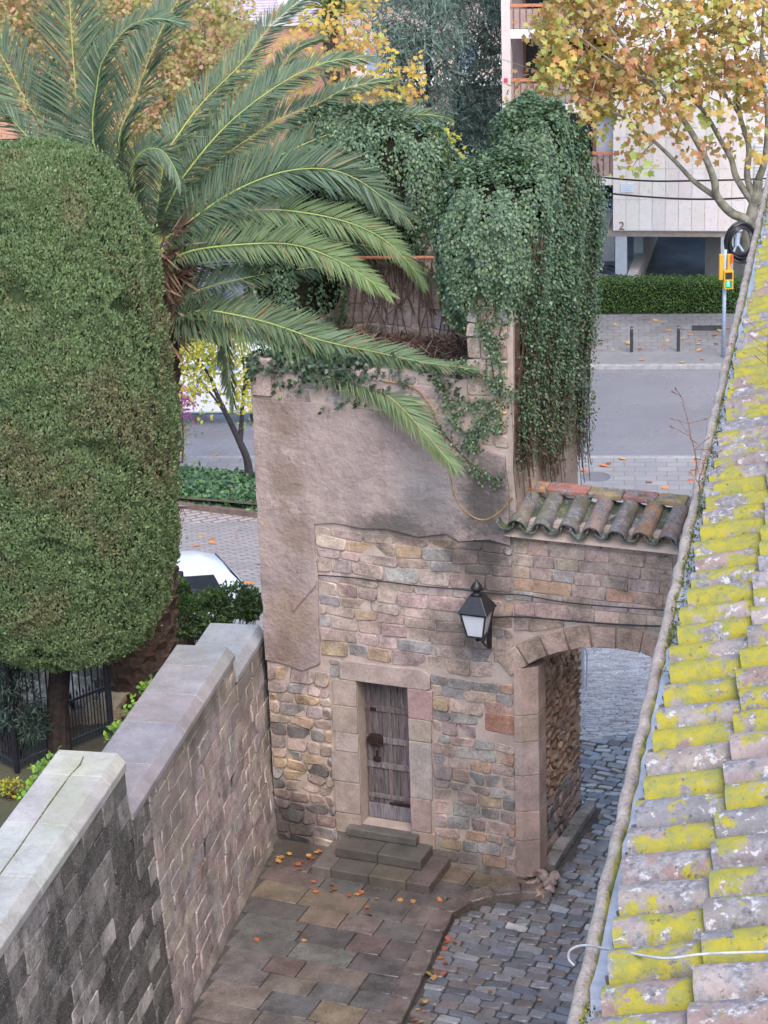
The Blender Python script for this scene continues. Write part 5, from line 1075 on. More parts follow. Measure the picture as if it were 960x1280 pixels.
bo = onground(232, 600); B0 = bo + np.array([-.25, 1.2, 0]); bg = thing('bougainvillea', 'magenta bougainvillea beside the clipped cypress with climbing stems', 'shrub', B0); V, T_ = foliage([(229, 497, 5, 18, 330)], B0[1], .4, [(.55, .03, .35), (.62, .06, .42), (.4, .03, .26)], None, (.07, .12), 'quad'); V2, T2 = foliage([(228, 545, 6, 40, 160)], B0[1], .4, [(.22, .22, .06), (.3, .24, .08), (.1, .15, .05)], None, (.07, .12), 'quad'); link('flowers', big_mesh('flowers', np.concatenate([V, V2]), 4, np.concatenate([T_, T2])), M_LEAF, bg, kind='stuff'); m = MB(); limb(m, [(226, 600), (229, 550), (227, 500), (230, 470)], B0[1], B0[1], .04, .015, extra=B0); m.obj('stems', M_STEM, bg)

# ================================================================== van across the road
v0 = onz(232, 531, -6.99); v0 = onz(262, 533, -6.99); van = thing('delivery_van', 'white delivery van with a blue stripe standing on the road behind the yard tree', 'van', v0); F = Frame(v0 + RD * -2.6, RD, up)
# F.n points to the camera side
m = MB(); m.prism(F, [(0, .42), (5.2, .42), (5.25, .95), (4.95, 1.15), (4.35, 1.95), (4.1, 2.1), (.06, 2.12), (0, 1.9)], -1.9, 0); m.obj('body', M_WHITE, van, bevel=.06)
m = MB(); m.prism(F, [(.1, 1.8), (3.6, 1.8), (3.6, 1.98), (.1, 1.98)], .002, .012); m.obj('stripe', m_plain('blue stripe', (.10, .26, .46), .3, .5, var=.05), van)
m = MB(); m.prism(F, [(3.75, 1.2), (4.75, 1.2), (4.25, 1.88), (3.75, 1.88)], .002, .014); m.obj('side_window', M_GLASS, van)
for x in (.95, 4.2): m = MB(); m.tube([F.P(x, .34, -.22), F.P(x, .34, .02)], .34, 18); w_ = m.obj('wheel', M_TYRE, van); sub(w_); m = MB(); m.tube([F.P(x, .34, .0), F.P(x, .34, .035)], .19, 12); m.obj('rim', M_RIM, w_)
m = MB(); m.box(F, 5.1, 5.27, .6, .85, -.35, -.05); m.obj('headlight', M_HEAD, van, bevel=.03); m = MB(); m.box(F, -.02, .06, .7, 1.1, -.2, -.02); m.obj('tail_light', M_TAIL, van)

# ================================================================== far pavement furniture
ha, hb_ = FR.P(-6, 16.0, .1), FR.P(12, 16.0, .1); hed = thing('clipped_hedge', 'long clipped green hedge in front of the pale apartment building', 'hedge', FR.P(3, 16.5, .1)); n = 30000; L_ = 18.0
u_ = NR.uniform(-6, 12, n); fsel = NR.random(n); w_ = np.where(fsel < .6, 0, np.where(fsel < .95, NR.uniform(0, 1.1, n), 1.1)); z_ = np.where(fsel < .6, NR.uniform(.0, 1.05, n), np.where(fsel < .95, 1.08, NR.uniform(0, 1.05, n)))
P = np.array([FR.P(a, 16.05 + b, .1 + c) for a, b, c in zip(u_, w_, z_)]); P += NR.normal(0, .035, P.shape) + (pnoise(P, 4, 2) * .05)[:, None] * np.array([0, -1, .6]); D = unit(np.array([0, -.5, .5]) + NR.normal(0, .7, P.shape))
link('foliage', big_mesh('foliage', leaf_quads(P, D, unit(np.array([0, -.6, .8]) + NR.normal(0, .6, P.shape)), NR.uniform(.05, .10, n), .025), 4, tints(n, [(.06, .13, .035), (.085, .17, .045), (.05, .095, .035), (.13, .21, .05)])), M_LEAF, hed); m = MB(); m.box(FR, -5.9, 11.9, 16.12, 17.05, .1, 1.1); m.obj('inner_twigs', M_CORE, hed)
def bollard(px, lab):
    b = onz(px[0], px[1], -6.875); th = thing('bollard', lab, 'bollard', b, 'bollards on the far pavement'); m = MB(); m.lathe(b, [(.055, 0), (.055, .72), (.05, .74), (.05, .77), (.055, .79), (.055, .84), (.04, .87), (.01, .88)], 14); m.obj('shaft', M_FENCE, th); m = MB(); m.lathe(b + up * .8, [(.057, 0), (.057, .03)], 14); m.obj('band', M_RIM, th)
bollard((789.5, 440), 'dark steel bollard on the far pavement away from the traffic light'); bollard((848, 439), 'dark steel bollard on the far pavement closer to the traffic light')
g = onz(885, 410, -6.87); F = Frame(g, RD, RN); gr = thing('drain_grate', 'dark rectangular drain grate set in the far pavement', 'grate', g); m = MB(); m.box(F, -.55, .55, -.32, .32, -.01, .01); m.obj('frame', m_plain('cast iron', (.05, .047, .045), .7, .3), gr)
for i in range(9): m = MB(); m.box(F, -.5 + i * .117, -.44 + i * .117, -.28, .28, .01, .018); m.obj('grate_bar', M_FENCE, gr)
mh = onz(745, 596, -6.88); m = MB(); m.lathe(mh, [(.42, .0), (.42, .006), (.36, .008), (.36, .004), (.02, .006)], 24); tag(m.obj('manhole_cover', m_plain('grey cast iron', (.13, .13, .135), .6, .4)), 'round grey manhole cover in the near pavement beside the ivy', 'manhole cover')
# pedestrian traffic light
tb_ = onz(904, 446, -6.87); M_POLE = m_plain('grey blue pole', (.30, .36, .45), .4, .5); M_YEL = m_plain('signal yellow', (.52, .29, .03), .4, .4, var=.06)
tl = thing('traffic_light', 'yellow pedestrian traffic light showing green on a grey pole', 'traffic light', tb_); ztop = onY(908, 312, tb_[1])[2]; m = MB(); m.tube([tb_, np.array([tb_[0] + .0, tb_[1], ztop])], [.065, .06], 12); m.obj('pole', M_POLE, tl, smooth=True)
FTl = Frame((tb_[0], tb_[1] - .14, 0), (1, 0, 0), up)
def tbx(x0, x1, y0, y1, c0, c1):
    a, t_ = FTl.px(x0, y1); b, u2 = FTl.px(x1, y0); mm = MB(); mm.box(FTl, a, b, t_, u2, c0, c1); return mm
tbx(904, 916.5, 337, 361, -.14, .12).obj('signal_head', M_YEL, tl, bevel=.02); hd = [o for o in tl.children if o.name.startswith('signal_head')][0]; sub(hd)
tbx(906, 914.6, 339.5, 348, .121, .13).obj('dark_lens', m_plain('dark lens', (.03, .02, .018), .3, .5), hd)
tbx(906, 914.6, 350, 358.8, .121, .13).obj('green_lens', m_plain('green lens', (.01, .22, .12), .3, .5, var=.05), hd)
me_ = bpy.data.materials.new('lit green figure'); me_.use_nodes = True; b_ = me_.node_tree.nodes['Principled BSDF']; b_.inputs['Base Color'].default_value = (.1, .8, .5, 1); b_.inputs['Emission Color'].default_value = (.15, 1, .6, 1); b_.inputs['Emission Strength'].default_value = 1.1
m = MB(); q = lambda x, y: FTl.px(x, y, .135); cc = [q(910.2 + dx, 354.6 + dy) for dx, dy in ((-.7, -3.2), (.7, -3.2), (.8, -2), (1.9, -.2), (1.2, .4), (.7, -.6), (.9, 1.2), (1.9, 3.4), (.9, 3.5), (0, 1.6), (-1.2, 3.6), (-2, 3.2), (-.8, .9), (-.8, -.5), (-1.6, .6), (-2.1, 0), (-.9, -2))]; m.prism(FTl, cc[::-1], .131, .14); m.obj('walking_figure', me_, hd)
tbx(898.6, 905, 318, 350, -.1, .05).obj('signal_back', M_YEL, tl, bevel=.02); tbx(909, 914, 318, 339, -.12, .0).obj('signal_side', M_YEL, tl, bevel=.02)
tbx(913.5, 916.5, 318, 329, -.1, .08).obj('red_lens', m_plain('red visor', (.5, .08, .04), .4, .4), tl)

# ================================================================== plane tree by the traffic light
AUT = [(.52, .40, .11), (.52, .28, .11), (.38, .43, .13), (.48, .24, .14), (.30, .37, .12), (.56, .46, .18), (.42, .2, .13)]
M_AUT = m_leaf('autumn leaf', .4, .6, .2)
PTY = 74.3; pt0 = onz(930, 430, -6.88); pt0 = np.array([onY(932, 428, PTY)[0], PTY, -6.88]); ptree = thing('plane_tree', 'autumn plane tree with mottled branches leaning over the far pavement', 'tree', pt0)
m = MB(); limb(m, [(934, 350), (935, 300), (938, 275), (944, 250), (948, 225)], PTY, PTY, .25, .16, 12, extra=pt0)
limb(m, [(938, 275), (914, 266), (896, 245), (893, 227), (882, 198), (861, 160), (840, 131), (818, 103), (790, 71), (762, 35), (740, 0)], PTY, PTY - 1.5, .165, .025, 10)
limb(m, [(896, 247), (868, 227), (847, 205), (818, 177), (783, 149), (755, 135), (725, 118)], PTY, PTY - 1, .10, .02)
limb(m, [(942, 255), (921, 223), (914, 199), (900, 174), (882, 142), (868, 124), (845, 80), (830, 30)], PTY, PTY + 1, .12, .025); limb(m, [(943, 250), (934, 220), (936, 184), (925, 145), (921, 106), (918, 57), (905, 0)], PTY, PTY + .5, .13, .03)
limb(m, [(946, 255), (956, 240), (968, 222), (985, 190), (1000, 120)], PTY, PTY, .15, .05); limb(m, [(948, 225), (957, 195), (959, 142), (952, 80), (955, 0)], PTY, PTY - .6, .13, .04)
limb(m, [(861, 160), (835, 120), (800, 105), (760, 95), (720, 80)], PTY, PTY - 1, .05, .012); limb(m, [(818, 103), (770, 80), (730, 50), (700, 30)], PTY - 1, PTY - 2, .05, .012); limb(m, [(882, 142), (850, 110), (830, 75), (800, 30)], PTY, PTY + 1, .045, .012); limb(m, [(925, 145), (895, 100), (880, 50)], PTY, PTY + 1, .05, .012); limb(m, [(818, 177), (800, 195), (790, 210)], PTY - .5, PTY - .6, .025, .008)
m.obj('trunk', M_BARK2, ptree, smooth=True)
tw = MB()
for i in range(160):
    x, y = NR.uniform(670, 960), NR.uniform(-20, 130); limb(tw, [(x, y), (x + NR.normal(0, 16), y + NR.normal(-10, 12)), (x + NR.normal(0, 30), y + NR.normal(-22, 18))], PTY + NR.uniform(-1.8, 1.8), PTY + NR.uniform(-1.8, 1.8), .022, .006, 5)
tw.obj('twigs', M_BARK2, ptree, kind='stuff')
cl = [(x, y, 34, 24, 115 + 50 * RG.random()) for x in range(700, 990, 44) for y in (-30, 5, 40)] + [(x, y, 26, 18, k) for x, y, k in ((690, 30, 120), (705, 70, 210), (690, 95, 150), (730, 95, 220), (765, 90, 190), (800, 80, 170), (835, 85, 170), (870, 90, 160), (910, 85, 170), (945, 90, 150), (665, 110, 60), (735, 125, 150), (775, 120, 140), (765, 145, 70), (815, 120, 110), (850, 130, 90), (880, 125, 70), (925, 120, 90), (950, 140, 70), (740, 150, 50))] + [(x, y, 12, 12, k) for x, y, k in ((745, 140, 40), (800, 170, 36), (795, 195, 46), (790, 214, 22), (860, 178, 40), (850, 175, 26), (905, 185, 40), (912, 195, 20), (938, 170, 22), (830, 150, 30), (895, 150, 30), (945, 190, 16))]
V, T_ = foliage(cl, PTY - .3, 1.7, AUT, [3, 4.5, 4, 3.5, 4, 2, 2.5], (.16, .30)); link('crown', big_mesh('crown', V, 10, T_), M_AUT, ptree)
def cable(pxs, Y, lab):
    m = MB(); m.tube(smooth_path([onY(x, y, Y) for x, y in pxs]), .035, 6); tag(m.obj('overhead_cable', M_BLACK), lab, 'cable', 'overhead cables across the street')
cable([(560, 190), (660, 210), (747, 221), (806, 226), (864, 226), (960, 223), (1040, 215)], 76.5, 'upper black overhead cable crossing in front of the pale facade'); cable([(560, 205), (660, 226), (747, 240), (822, 247), (880, 249), (937, 247), (1030, 240)], 76.3, 'lower black overhead cable crossing below the small wall plate')
co = onY(926, 302, 73.4); ppm = FPX / np.linalg.norm(co - CAM); coil = thing('cable_coil', 'coil of black spare cable tied to the plane tree above the traffic light', 'cable coil', co); 
for j in range(9):
    R_ = (17 + RG.uniform(-3.5, 3.5)) / ppm; dx, dz, dy = RG.uniform(-.05, .05), RG.uniform(-.06, .06), RG.uniform(-.1, .1); m = MB(); m.tube([co + np.array([R_ * math.cos(a) * .95 + dx, dy + .12 * math.sin(a * 2), R_ * 1.25 * math.sin(a) + dz]) for a in np.linspace(0, 2 * math.pi, 37)], .045, 6, cap=False); m.obj('cable_loop', M_BLACK, coil)
m = MB(); m.tube([co + np.array([-.12, -.1, .32]), co + np.array([-.14, -.1, -.1])], .085, 8); m.tube([co + np.array([-.14, -.1, -.05]), co + np.array([-.24, -.1, -.3])], .04, 6); m.tube([co + np.array([-.1, -.1, -.05]), co + np.array([.06, -.1, -.3])], .04, 6); m.obj('splice_closure', M_POLE, coil); m = MB(); m.tube([co + np.array([.0, 0, .5]), co + np.array([.25, .5, .55])], .03, 6); m.obj('tie', M_POLE, coil)

# ================================================================== apartment building
bo_ = onz(766, 289, -4.5); BU = np.array([math.cos(math.radians(-10)), math.sin(math.radians(-10)), 0]); FBd = Frame(bo_, BU, up); apt = thing('apartment_building', 'pale stone clad apartment building raised on grey pillars with brown balconies', 'building', bo_ + BU * 3 - up * 2.5)
M_CLAD = m_stone('pale stone cladding', bump=.1, amt=.12, rough=.6); M_SLAB = m_plain('white slab edge', (.66, .63, .62), .7, .3, var=.08); M_MAUVE = m_plain('mauve render', (.36, .26, .24), .8, .2, var=.1); M_PILL = m_plain('blue grey pillar', (.36, .39, .44), .6, .3, var=.08); M_BROWN = m_plain('brown joinery', (.16, .085, .065), .6, .3, var=.2); M_DARKIN = m_plain('dark room', (.035, .034, .036), .7, .3, var=.3); M_RAIL = m_plain('orange brown handrail', (.50, .20, .10), .5, .4)
m = MB(); m.box(FBd, .02, 13, .0, 15, -10, -.03); m.obj('main_wall', m_plain('cladding joints', (.60, .56, .545), .8, .2), apt)
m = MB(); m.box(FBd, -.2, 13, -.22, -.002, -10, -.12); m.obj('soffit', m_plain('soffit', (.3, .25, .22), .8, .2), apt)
xs0 = FBd.px(942, 200)[0]; pw, ph = .468, 1.12; r0 = 0
for j in range(12):
    for i in range(15):
        a, b, z0, z1 = i * pw, (i + 1) * pw, .02 + j * ph, .02 + (j + 1) * ph
        if b > xs0 - .05 and 1.2 < (z0 + z1) / 2 < 3.6: continue
        piece('cladding_panel', FBd, [(a + .006, z0 + .006), (b - .006, z0 + .006), (b - .006, z1 - .006), (a + .006, z1 - .006)], apt, M_CLAD, jcol((.66, .61, .59), .05, .03), proud=.0, base=-.04, bev=.006, jit=.001, smooth=False)
for zz0 in (FBd.px(948, 240)[1], FBd.px(948, 240)[1] + 3.0):
    m = MB(); m.box(FBd, xs0, xs0 + 1.3, zz0, zz0 + 1.75, -.1, .0); sh = m.obj('shutter', m_plain('grey shutter', (.45, .46, .48), .5, .4), apt); sub(sh)
    for k in range(14): m = MB(); m.box(FBd, xs0 + .04, xs0 + 1.26, zz0 + .04 + k * .12, zz0 + .13 + k * .12, .0, .03); m.obj('slat', m_plain('shutter slat', (.55, .56, .58), .5, .4) if k == 0 and zz0 == FBd.px(948, 240)[1] else bpy.data.materials['shutter slat'], sh)
for (px_, w0) in (((768.5, 783), 0), ((900, 916), 0)):
    a, b = FBd.px(px_[0], 340)[0], FBd.px(px_[1], 340)[0]; m = MB(); m.box(FBd, a, b, -2.45, -.2, -.55, -.12); m.obj('pillar', M_PILL, apt, bevel=.02)
q = onz(797, 347, -6.9); a = FBd.px(792, 330, -3.2)[0]; m = MB(); m.box(FBd, a, a + .35, -2.45, -.2, -3.6, -3.2); m.obj('pillar', M_PILL, apt)
# recess with balconies
sL, sP = FBd.px(627, 60)[0], FBd.px(638, 60)[0]; zb1, zb2 = FBd.px(700, 48)[1], FBd.px(756, 232)[1]
m = MB(); m.box(FBd, sL, sP, -2.4, 15, -.6, .0); m.obj('pier', M_CLAD, apt, color=(.60, .52, .50)); m = MB(); m.box(FBd, sL, .0, zb2, 15, -9, -2.0); m.obj('recess_wall', M_MAUVE, apt)
for k, zt in enumerate((zb2, (zb1 + zb2) / 2, zb1, zb1 + (zb1 - zb2) / 2)):
    m = MB(); m.box(FBd, sP, .0, zt, zt + .32, -2.0, -.06); sl = m.obj('balcony', M_SLAB, apt); sub(sl)
    m = MB(); m.box(FBd, sP, .0, zt + .34, zt + 1.02, -.16, -.12); m.obj('balcony_panel', M_MAUVE, sl); m = MB(); m.box(FBd, sP, .0, zt + 1.1, zt + 1.19, -.2, -.08); m.obj('handrail', M_RAIL, sl)
    for j in range(16): x = sP + (0 - sP) * (j + .5) / 16; m = MB(); m.box(FBd, x - .014, x + .014, zt + .32, zt + 1.1, -.11, -.09); m.obj('baluster', M_BROWN, sl)
    m = MB(); m.box(FBd, sP + .25, -.3, zt + .4, zt + 2.5, -2.0, -1.95); win = m.obj('window', M_GLASS if k != 1 else M_DARKIN, apt); sub(win)
    for x in (sP + .25, (sP - .3) / 2, -.4): m = MB(); m.box(FBd, x, x + .1, zt + .4, zt + 2.5, -1.95, -1.88); m.obj('window_frame', M_BROWN, win)
    m = MB(); m.box(FBd, sP + .25, -.3, zt + 2.35, zt + 2.6, -1.95, -1.85); m.obj('blind_box', M_SLAB, win)
m = MB(); m.box(FBd, -.62, -.02, zb2 + .4, zb2 + 2.4, -.5, -.4); m.obj('curtain_window', m_plain('pale blue pane', (.42, .45, .55), .2, .5, var=.05), apt); m = MB(); m.box(FBd, -.75, -.62, zb2 + .34, zb2 + 2.5, -.52, -.36); m.obj('window_post', M_BROWN, apt)
pls = thing('balcony_plant', 'small green potted plant on the upper balcony of the apartment building', 'plant', FBd.P(sP + .9, zb1 + .33, -.5)); n = 160; P = FBd.P(sP + .9, zb1 + .62, -.45) + NR.normal(0, .16, (n, 3)); link('leaves', big_mesh('leaves', leaf_quads(P, rnd_dirs(n), rnd_dirs(n), NR.uniform(.1, .2, n), .04), 4, tints(n, [(.08, .18, .04), (.12, .24, .06)])), M_LEAF, pls); m = MB(); m.lathe(FBd.P(sP + .9, zb1 + .33, -.5), [(.12, 0), (.17, .25), (.15, .26)], 12); m.obj('pot', m_plain('clay pot', (.4, .2, .12), .8, .2), pls)
m = MB(); a, z0 = FBd.px(776, 240); b, z1 = FBd.px(792, 229); m.box(FBd, a, b, z0, z1, .004, .03); m.obj('wall_plate', m_plain('pale plate', (.6, .66, .76), .4, .4, var=.04), apt, bevel=.005); 
for k in range(4): m = MB(); m.box(FBd, a + .05, b - .05 - .06 * (k % 2), z0 + .06 + k * .065, z0 + .075 + k * .065, .03, .033); m.obj('plate_line', m_plain('plate print', (.35, .42, .55), .5, .3) if k == 0 else bpy.data.materials['plate print'], apt)
cu = bpy.data.curves.new('number', 'FONT'); cu.body = '2'; cu.size = .42; cu.extrude = .008; co_ = bpy.data.objects.new('tmp', cu); COL.objects.link(co_); bpy.context.view_layer.update(); me = bpy.data.meshes.new_from_object(co_.evaluated_get(bpy.context.evaluated_depsgraph_get())); bpy.data.objects.remove(co_)
a, z0 = FBd.px(773.5, 287); link('house_number', me, M_BROWN, apt, FBd.mat(a, z0, .012)); m = MB(); a, z0 = FBd.px(630, 103); m.box(FBd, a, a + .13, z0, z0 + .15, .002, .03); m.obj('alarm_box', m_plain('red alarm box', (.55, .05, .09), .4, .4), apt)
# under the building: drive, low wall, back walls
FDr = Frame(bo_ - up * 2.4, BU, -FBd.n)             # x along, y into the building, z up
def uz(x, y): p = onz(x, y, -6.89) - FDr.o; return float(p.dot(FDr.u)), float(p.dot(FDr.v))
m = MB(); p1, p2 = np.array(uz(794, 378)), np.array(uz(822, 297)); d = (p2 - p1) / np.linalg.norm(p2 - p1); nn = np.array([-d[1], d[0]]) * .35; c4 = [tuple(p1), tuple(p2 + d * 2), tuple(p2 + d * 2 + nn), tuple(p1 + nn)]; s_ = 1 if FDr.n[2] > 0 else -1
m.prism(FDr, c4, .0 * s_, .85 * s_); m.obj('drive_wall', m_plain('drive parapet', (.40, .37, .35), .8, .2), apt)
a, b = uz(881, 352); m = MB(); m.box(FDr, a, a + 3.5, b - .2, b + .1, 0, 2.3 * s_); m.obj('inner_wall', m_plain('grey block wall', (.22, .21, .2), .8, .2, var=.12), apt)
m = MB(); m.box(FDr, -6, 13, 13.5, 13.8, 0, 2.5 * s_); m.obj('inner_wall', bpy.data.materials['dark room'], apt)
m = MB(); m.box(FDr, -7, -.6, 5.5, 5.8, 0, 1.1 * s_); m.obj('terrace_wall', m_plain('pale block wall', (.42, .37, .33), .8, .2, var=.12), apt); m = MB(); m.box(FDr, -7, -.6, 5.8, 12, 0, 1.05 * s_); m.obj('upper_terrace', M_ASPH, apt)
m = MB(); m.box(FDr, -.75, -.3, 5.4, 6.0, 0, 1.9 * s_); m.obj('terrace_pier', M_SLAB, apt)
def flat(fx): return 0.0
c1 = onz(757, 372, -6.9); make_car('parked_car', 'dark blue car parked beside the building pillar behind the hedge', c1 + np.array([-1.3, .9, 0]), math.radians(-8), flat, M_NAVY, None, False)
c2 = FDr.P(-2.6, 7.2, 1.06 * s_); make_car('parked_car', 'dark car parked on the raised terrace behind the apartment building', c2, math.radians(-10), flat, M_NAVY, None, False)

# ================================================================== background trees and houses
AUT2 = [(.46, .36, .15), (.46, .24, .15), (.36, .38, .14), (.42, .20, .16), (.27, .34, .13), (.48, .34, .22)]
def far_tree(lab, basepx, Y, limbs, clusters, cols, wts, L, bark, rr=(.3, .05), shape='star', group=None, name='plane_tree', dY=2.2, mat=None):
    b = np.array([onY(basepx, 300, Y)[0], Y, ground_z(Y) + .1]); th = thing(name, lab, 'tree', b, group); m = MB()
    for i, l in enumerate(limbs): limb(m, l, Y, Y + RG.uniform(-1, 1) * (i > 0), rr[0] if i == 0 else rr[0] * .4, rr[1] if i == 0 else .02, 8, extra=b if i == 0 else None)
    m.obj('trunk', bark, th, smooth=True); V, T_ = foliage(clusters, Y, dY, cols, wts, L, shape, lw=.07 if name == 'conifer' else .3); link('crown', big_mesh('crown', V, 10 if shape == 'star' else 4, T_), mat or M_AUT, th); return th
G2 = 'autumn trees behind the palm'
far_tree('tall rusty autumn tree behind the palm fronds above the cypress', 60, 71, [[(60, 250), (62, 150), (70, 60), (60, -20)], [(62, 180), (30, 110), (10, 50)], [(65, 120), (110, 60), (130, 0)]], [(x, y, 30, 26, 330) for x in range(-20, 180, 34) for y in (-20, 15, 50, 85, 120)], AUT2, [3, 3, 3, 3, 3, 1], (.09, .19), M_BARK2)
far_tree('broad orange autumn tree behind the palm crown beside the ribbed roof', 235, 73, [[(235, 330), (240, 230), (250, 120), (255, 30)], [(242, 200), (210, 130), (190, 80)], [(245, 170), (290, 110), (330, 90)]], [(x, y, 30, 26, 300) for x in range(165, 300, 32) for y in (-5, 30, 65, 100, 135, 170, 205, 240)] + [(x, y, 26, 22, 150) for x in (300, 330, 300) for y in (90, 130, 170)], AUT2, [3, 2, 3, 2, 4, 2], (.09, .19), M_BARK2)
far_tree('bright yellow and orange tree between the ribbed roof and the conifers', 440, 76, [[(440, 330), (440, 200), (435, 100), (430, 30)], [(438, 150), (400, 90), (370, 60)], [(438, 130), (470, 90), (490, 80)]], [(x, y, 26, 20, 95) for x, y in ((345, 75), (375, 55), (400, 40), (430, 20), (460, 5), (455, 40), (430, 60), (470, 70), (390, 80), (420, 95), (460, 100), (350, 110), (380, 115), (320, 105), (500, 95), (480, 125), (440, 130), (505, 130), (330, 140), (290, 150), (450, -20))], [(.56, .44, .10), (.56, .32, .11), (.46, .45, .13), (.52, .26, .12), (.36, .38, .12)], [4, 4, 2, 3, 2], (.12, .23), M_BARK2)
M_CON = m_leaf('conifer needle', .15, .6, .2)
CONC = [(.10, .15, .125), (.12, .175, .145), (.085, .125, .105), (.15, .2, .165)]
def conifer(lab, xb, Y, pts, cl): return far_tree(lab, xb, Y, pts, cl, CONC, None, (.25, .5), M_BARK, (.2, .05), 'quad', 'dark conifers behind the tower', 'conifer', 2.0, M_CON)
conifer('slender blue green conifer with a bare lower trunk behind the ivy mound', 537, 84, [[(537, 330), (537, 180), (535, 80), (540, -40)], [(536, 120), (510, 90)], [(536, 100), (560, 70)], [(537, 70), (510, 40)]], [(x, y, 20, 16, 330) for x, y in ((530, -25), (515, 5), (545, 10), (505, 35), (535, 40), (560, 30), (490, 60), (520, 65), (555, 60), (500, 90), (490, 115), (515, 110), (550, 95), (500, 60), (475, 30), (480, -10), (545, 130))])
conifer('bushy dark conifer beside the apartment pier above the ivy', 573, 88, [[(573, 330), (573, 190), (570, 80), (580, -40)], [(572, 120), (600, 90)], [(572, 100), (550, 70)], [(573, 140), (610, 120)]], [(x, y, 22, 18, 400) for x, y in ((590, -20), (565, 0), (610, 5), (585, 25), (615, 40), (570, 50), (600, 65), (620, 75), (590, 90), (615, 110), (600, 130), (620, 140), (575, 110), (590, 155), (610, 165), (625, 20), (560, 150), (620, -20), (545, -10))])
conifer('low spreading conifer between the ivy mound and the ivy curtain', 600, 92, [[(600, 330), (598, 220), (600, 150)], [(598, 200), (560, 170)]], [(x, y, 22, 16, 400) for x, y in ((590, 160), (610, 150), (570, 175), (550, 165), (600, 185), (565, 195), (545, 190), (585, 140))])
far_tree('pale yellow green shrub like tree glimpsed between the ivy masses', 552, 70, [[(552, 330), (552, 230), (550, 180)]], [(x, y, 12, 12, 90) for x, y in ((552, 175), (560, 190), (545, 195), (555, 210))], [(.36, .36, .07), (.25, .28, .07), (.42, .38, .1)], None, (.13, .22), M_BARK, (.12, .03), 'quad', None, 'small_tree', .8)
# distant palm
dp = onY(412, 14, 92); pbase = np.array([dp[0], 92, -6.9]); p2_ = thing('far_palm', 'distant palm crown with a golden heart in front of the ribbed roof', 'palm', pbase); m = MB(); m.tube([pbase, dp], [.35, .3], 12); m.obj('trunk', M_PTRUNK, p2_)
for i in range(22):
    a = i * 2.4; L = NR.uniform(1.6, 2.3); el = NR.uniform(.1, 1.1); dd = np.array([math.cos(a), math.sin(a), 0]); R = [dp + dd * L * s * math.cos(el) + up * (L * s * math.sin(el) - .9 * s * s * L * .6) for s in np.linspace(0, 1, 12)]; R = np.array(R); m = MB(); m.tube(list(R), list(np.linspace(.03, .01, 12)), 5); fr = m.obj('frond', M_RACH, p2_); sub(fr)
    tt = NR.uniform(.1, 1, 70); B = np.stack([np.interp(tt, np.linspace(0, 1, 12), R[:, k]) for k in range(3)], 1); T = unit(np.gradient(R, axis=0))[np.clip((tt * 11).astype(int), 0, 11)]; S = unit(np.cross(T, up)) * np.where(NR.random(70) < .5, 1, -1)[:, None]; D = unit(T * .7 + S * .7 + up * .1); gold = (i % 4 == 0)
    link('leaflets', big_mesh('leaflets', leaf_quads(B, D, unit(up + NR.normal(0, .3, D.shape)), NR.uniform(.35, .6, 70), .035), 4, tints(70, [(.42, .36, .04)] if gold else [(.12, .18, .07), (.16, .22, .08)])), M_PALM, fr, kind='stuff')
# house with a ribbed pale roof
hc = onY(330, 29, 112); hu = unit(np.array([1, -.06, 0])); F = Frame(hc, hu, up); rh = thing('ribbed_roof_house', 'terracotta house under a pale ribbed metal roof with a skylight', 'house', np.array([hc[0] + 4, 114, -6.9])); M_TERR = m_plain('terracotta render', (.48, .26, .19), .85, .2, var=.1)
lft = np.array([-.62, .78, 0]); M_ROOFM = m_plain('pale ribbed metal', (.62, .58, .66), .45, .4, var=.06)
zb_ = -7.0
A_, B_, C_, D_ = hc, hc + hu * 14, hc + hu * 14 + lft * 9, hc + lft * 9
m = MB(); m.add([np.array([p[0], p[1], zb_]) for p in (A_, B_, C_, D_)] + [np.array([p[0], p[1], hc[2] - .15]) for p in (A_, B_)] + [np.array([p[0], p[1], hc[2] + .1]) for p in (C_, D_)], [(0, 1, 5, 4), (1, 2, 6, 5), (2, 3, 7, 6), (3, 0, 4, 7), (4, 5, 6, 7)]); m.obj('house_walls', M_TERR, rh)
rise = .12; FRf = Frame(hc + up * .02, hu, lft + up * rise); m = MB(); L9 = 9.4 * math.sqrt(1 + rise ** 2) * .98
e_ = [hc - lft * .3 - hu * .3, hc + hu * 14.3 - lft * .3, hc + hu * 14.3 + lft * 9.3, hc - hu * .3 + lft * 9.3]; hz = [0.0, 0.0, rise * 9.6, rise * 9.6]; m.add([p + up * h for p, h in zip(e_, hz)] + [p + up * (h - .12) for p, h in zip(e_, hz)], [(0, 1, 2, 3), (7, 6, 5, 4), (0, 4, 5, 1), (1, 5, 6, 2), (2, 6, 7, 3), (3, 7, 4, 0)]); rf = m.obj('roof', M_ROOFM, rh); sub(rf)
for k in range(15):
    a = .1 + k * .64; p, q = e_[0] + lft * a + up * rise * a, e_[1] + lft * a + up * rise * a; m = MB(); m.tube([p + up * .03, q + up * .03], .09, 6); m.obj('rib', m_plain('roof rib', (.40, .34, .42), .5, .3) if k == 0 else bpy.data.materials['roof rib'], rf)
sk = e_[0] + hu * 3.2 + lft * 4 + up * rise * 4; m = MB(); F = Frame(sk, hu, lft + up * rise); m.box(F, 0, 1.6, 0, 1.2, -.1, .22) ; m.obj('skylight', M_SLAB, rf)
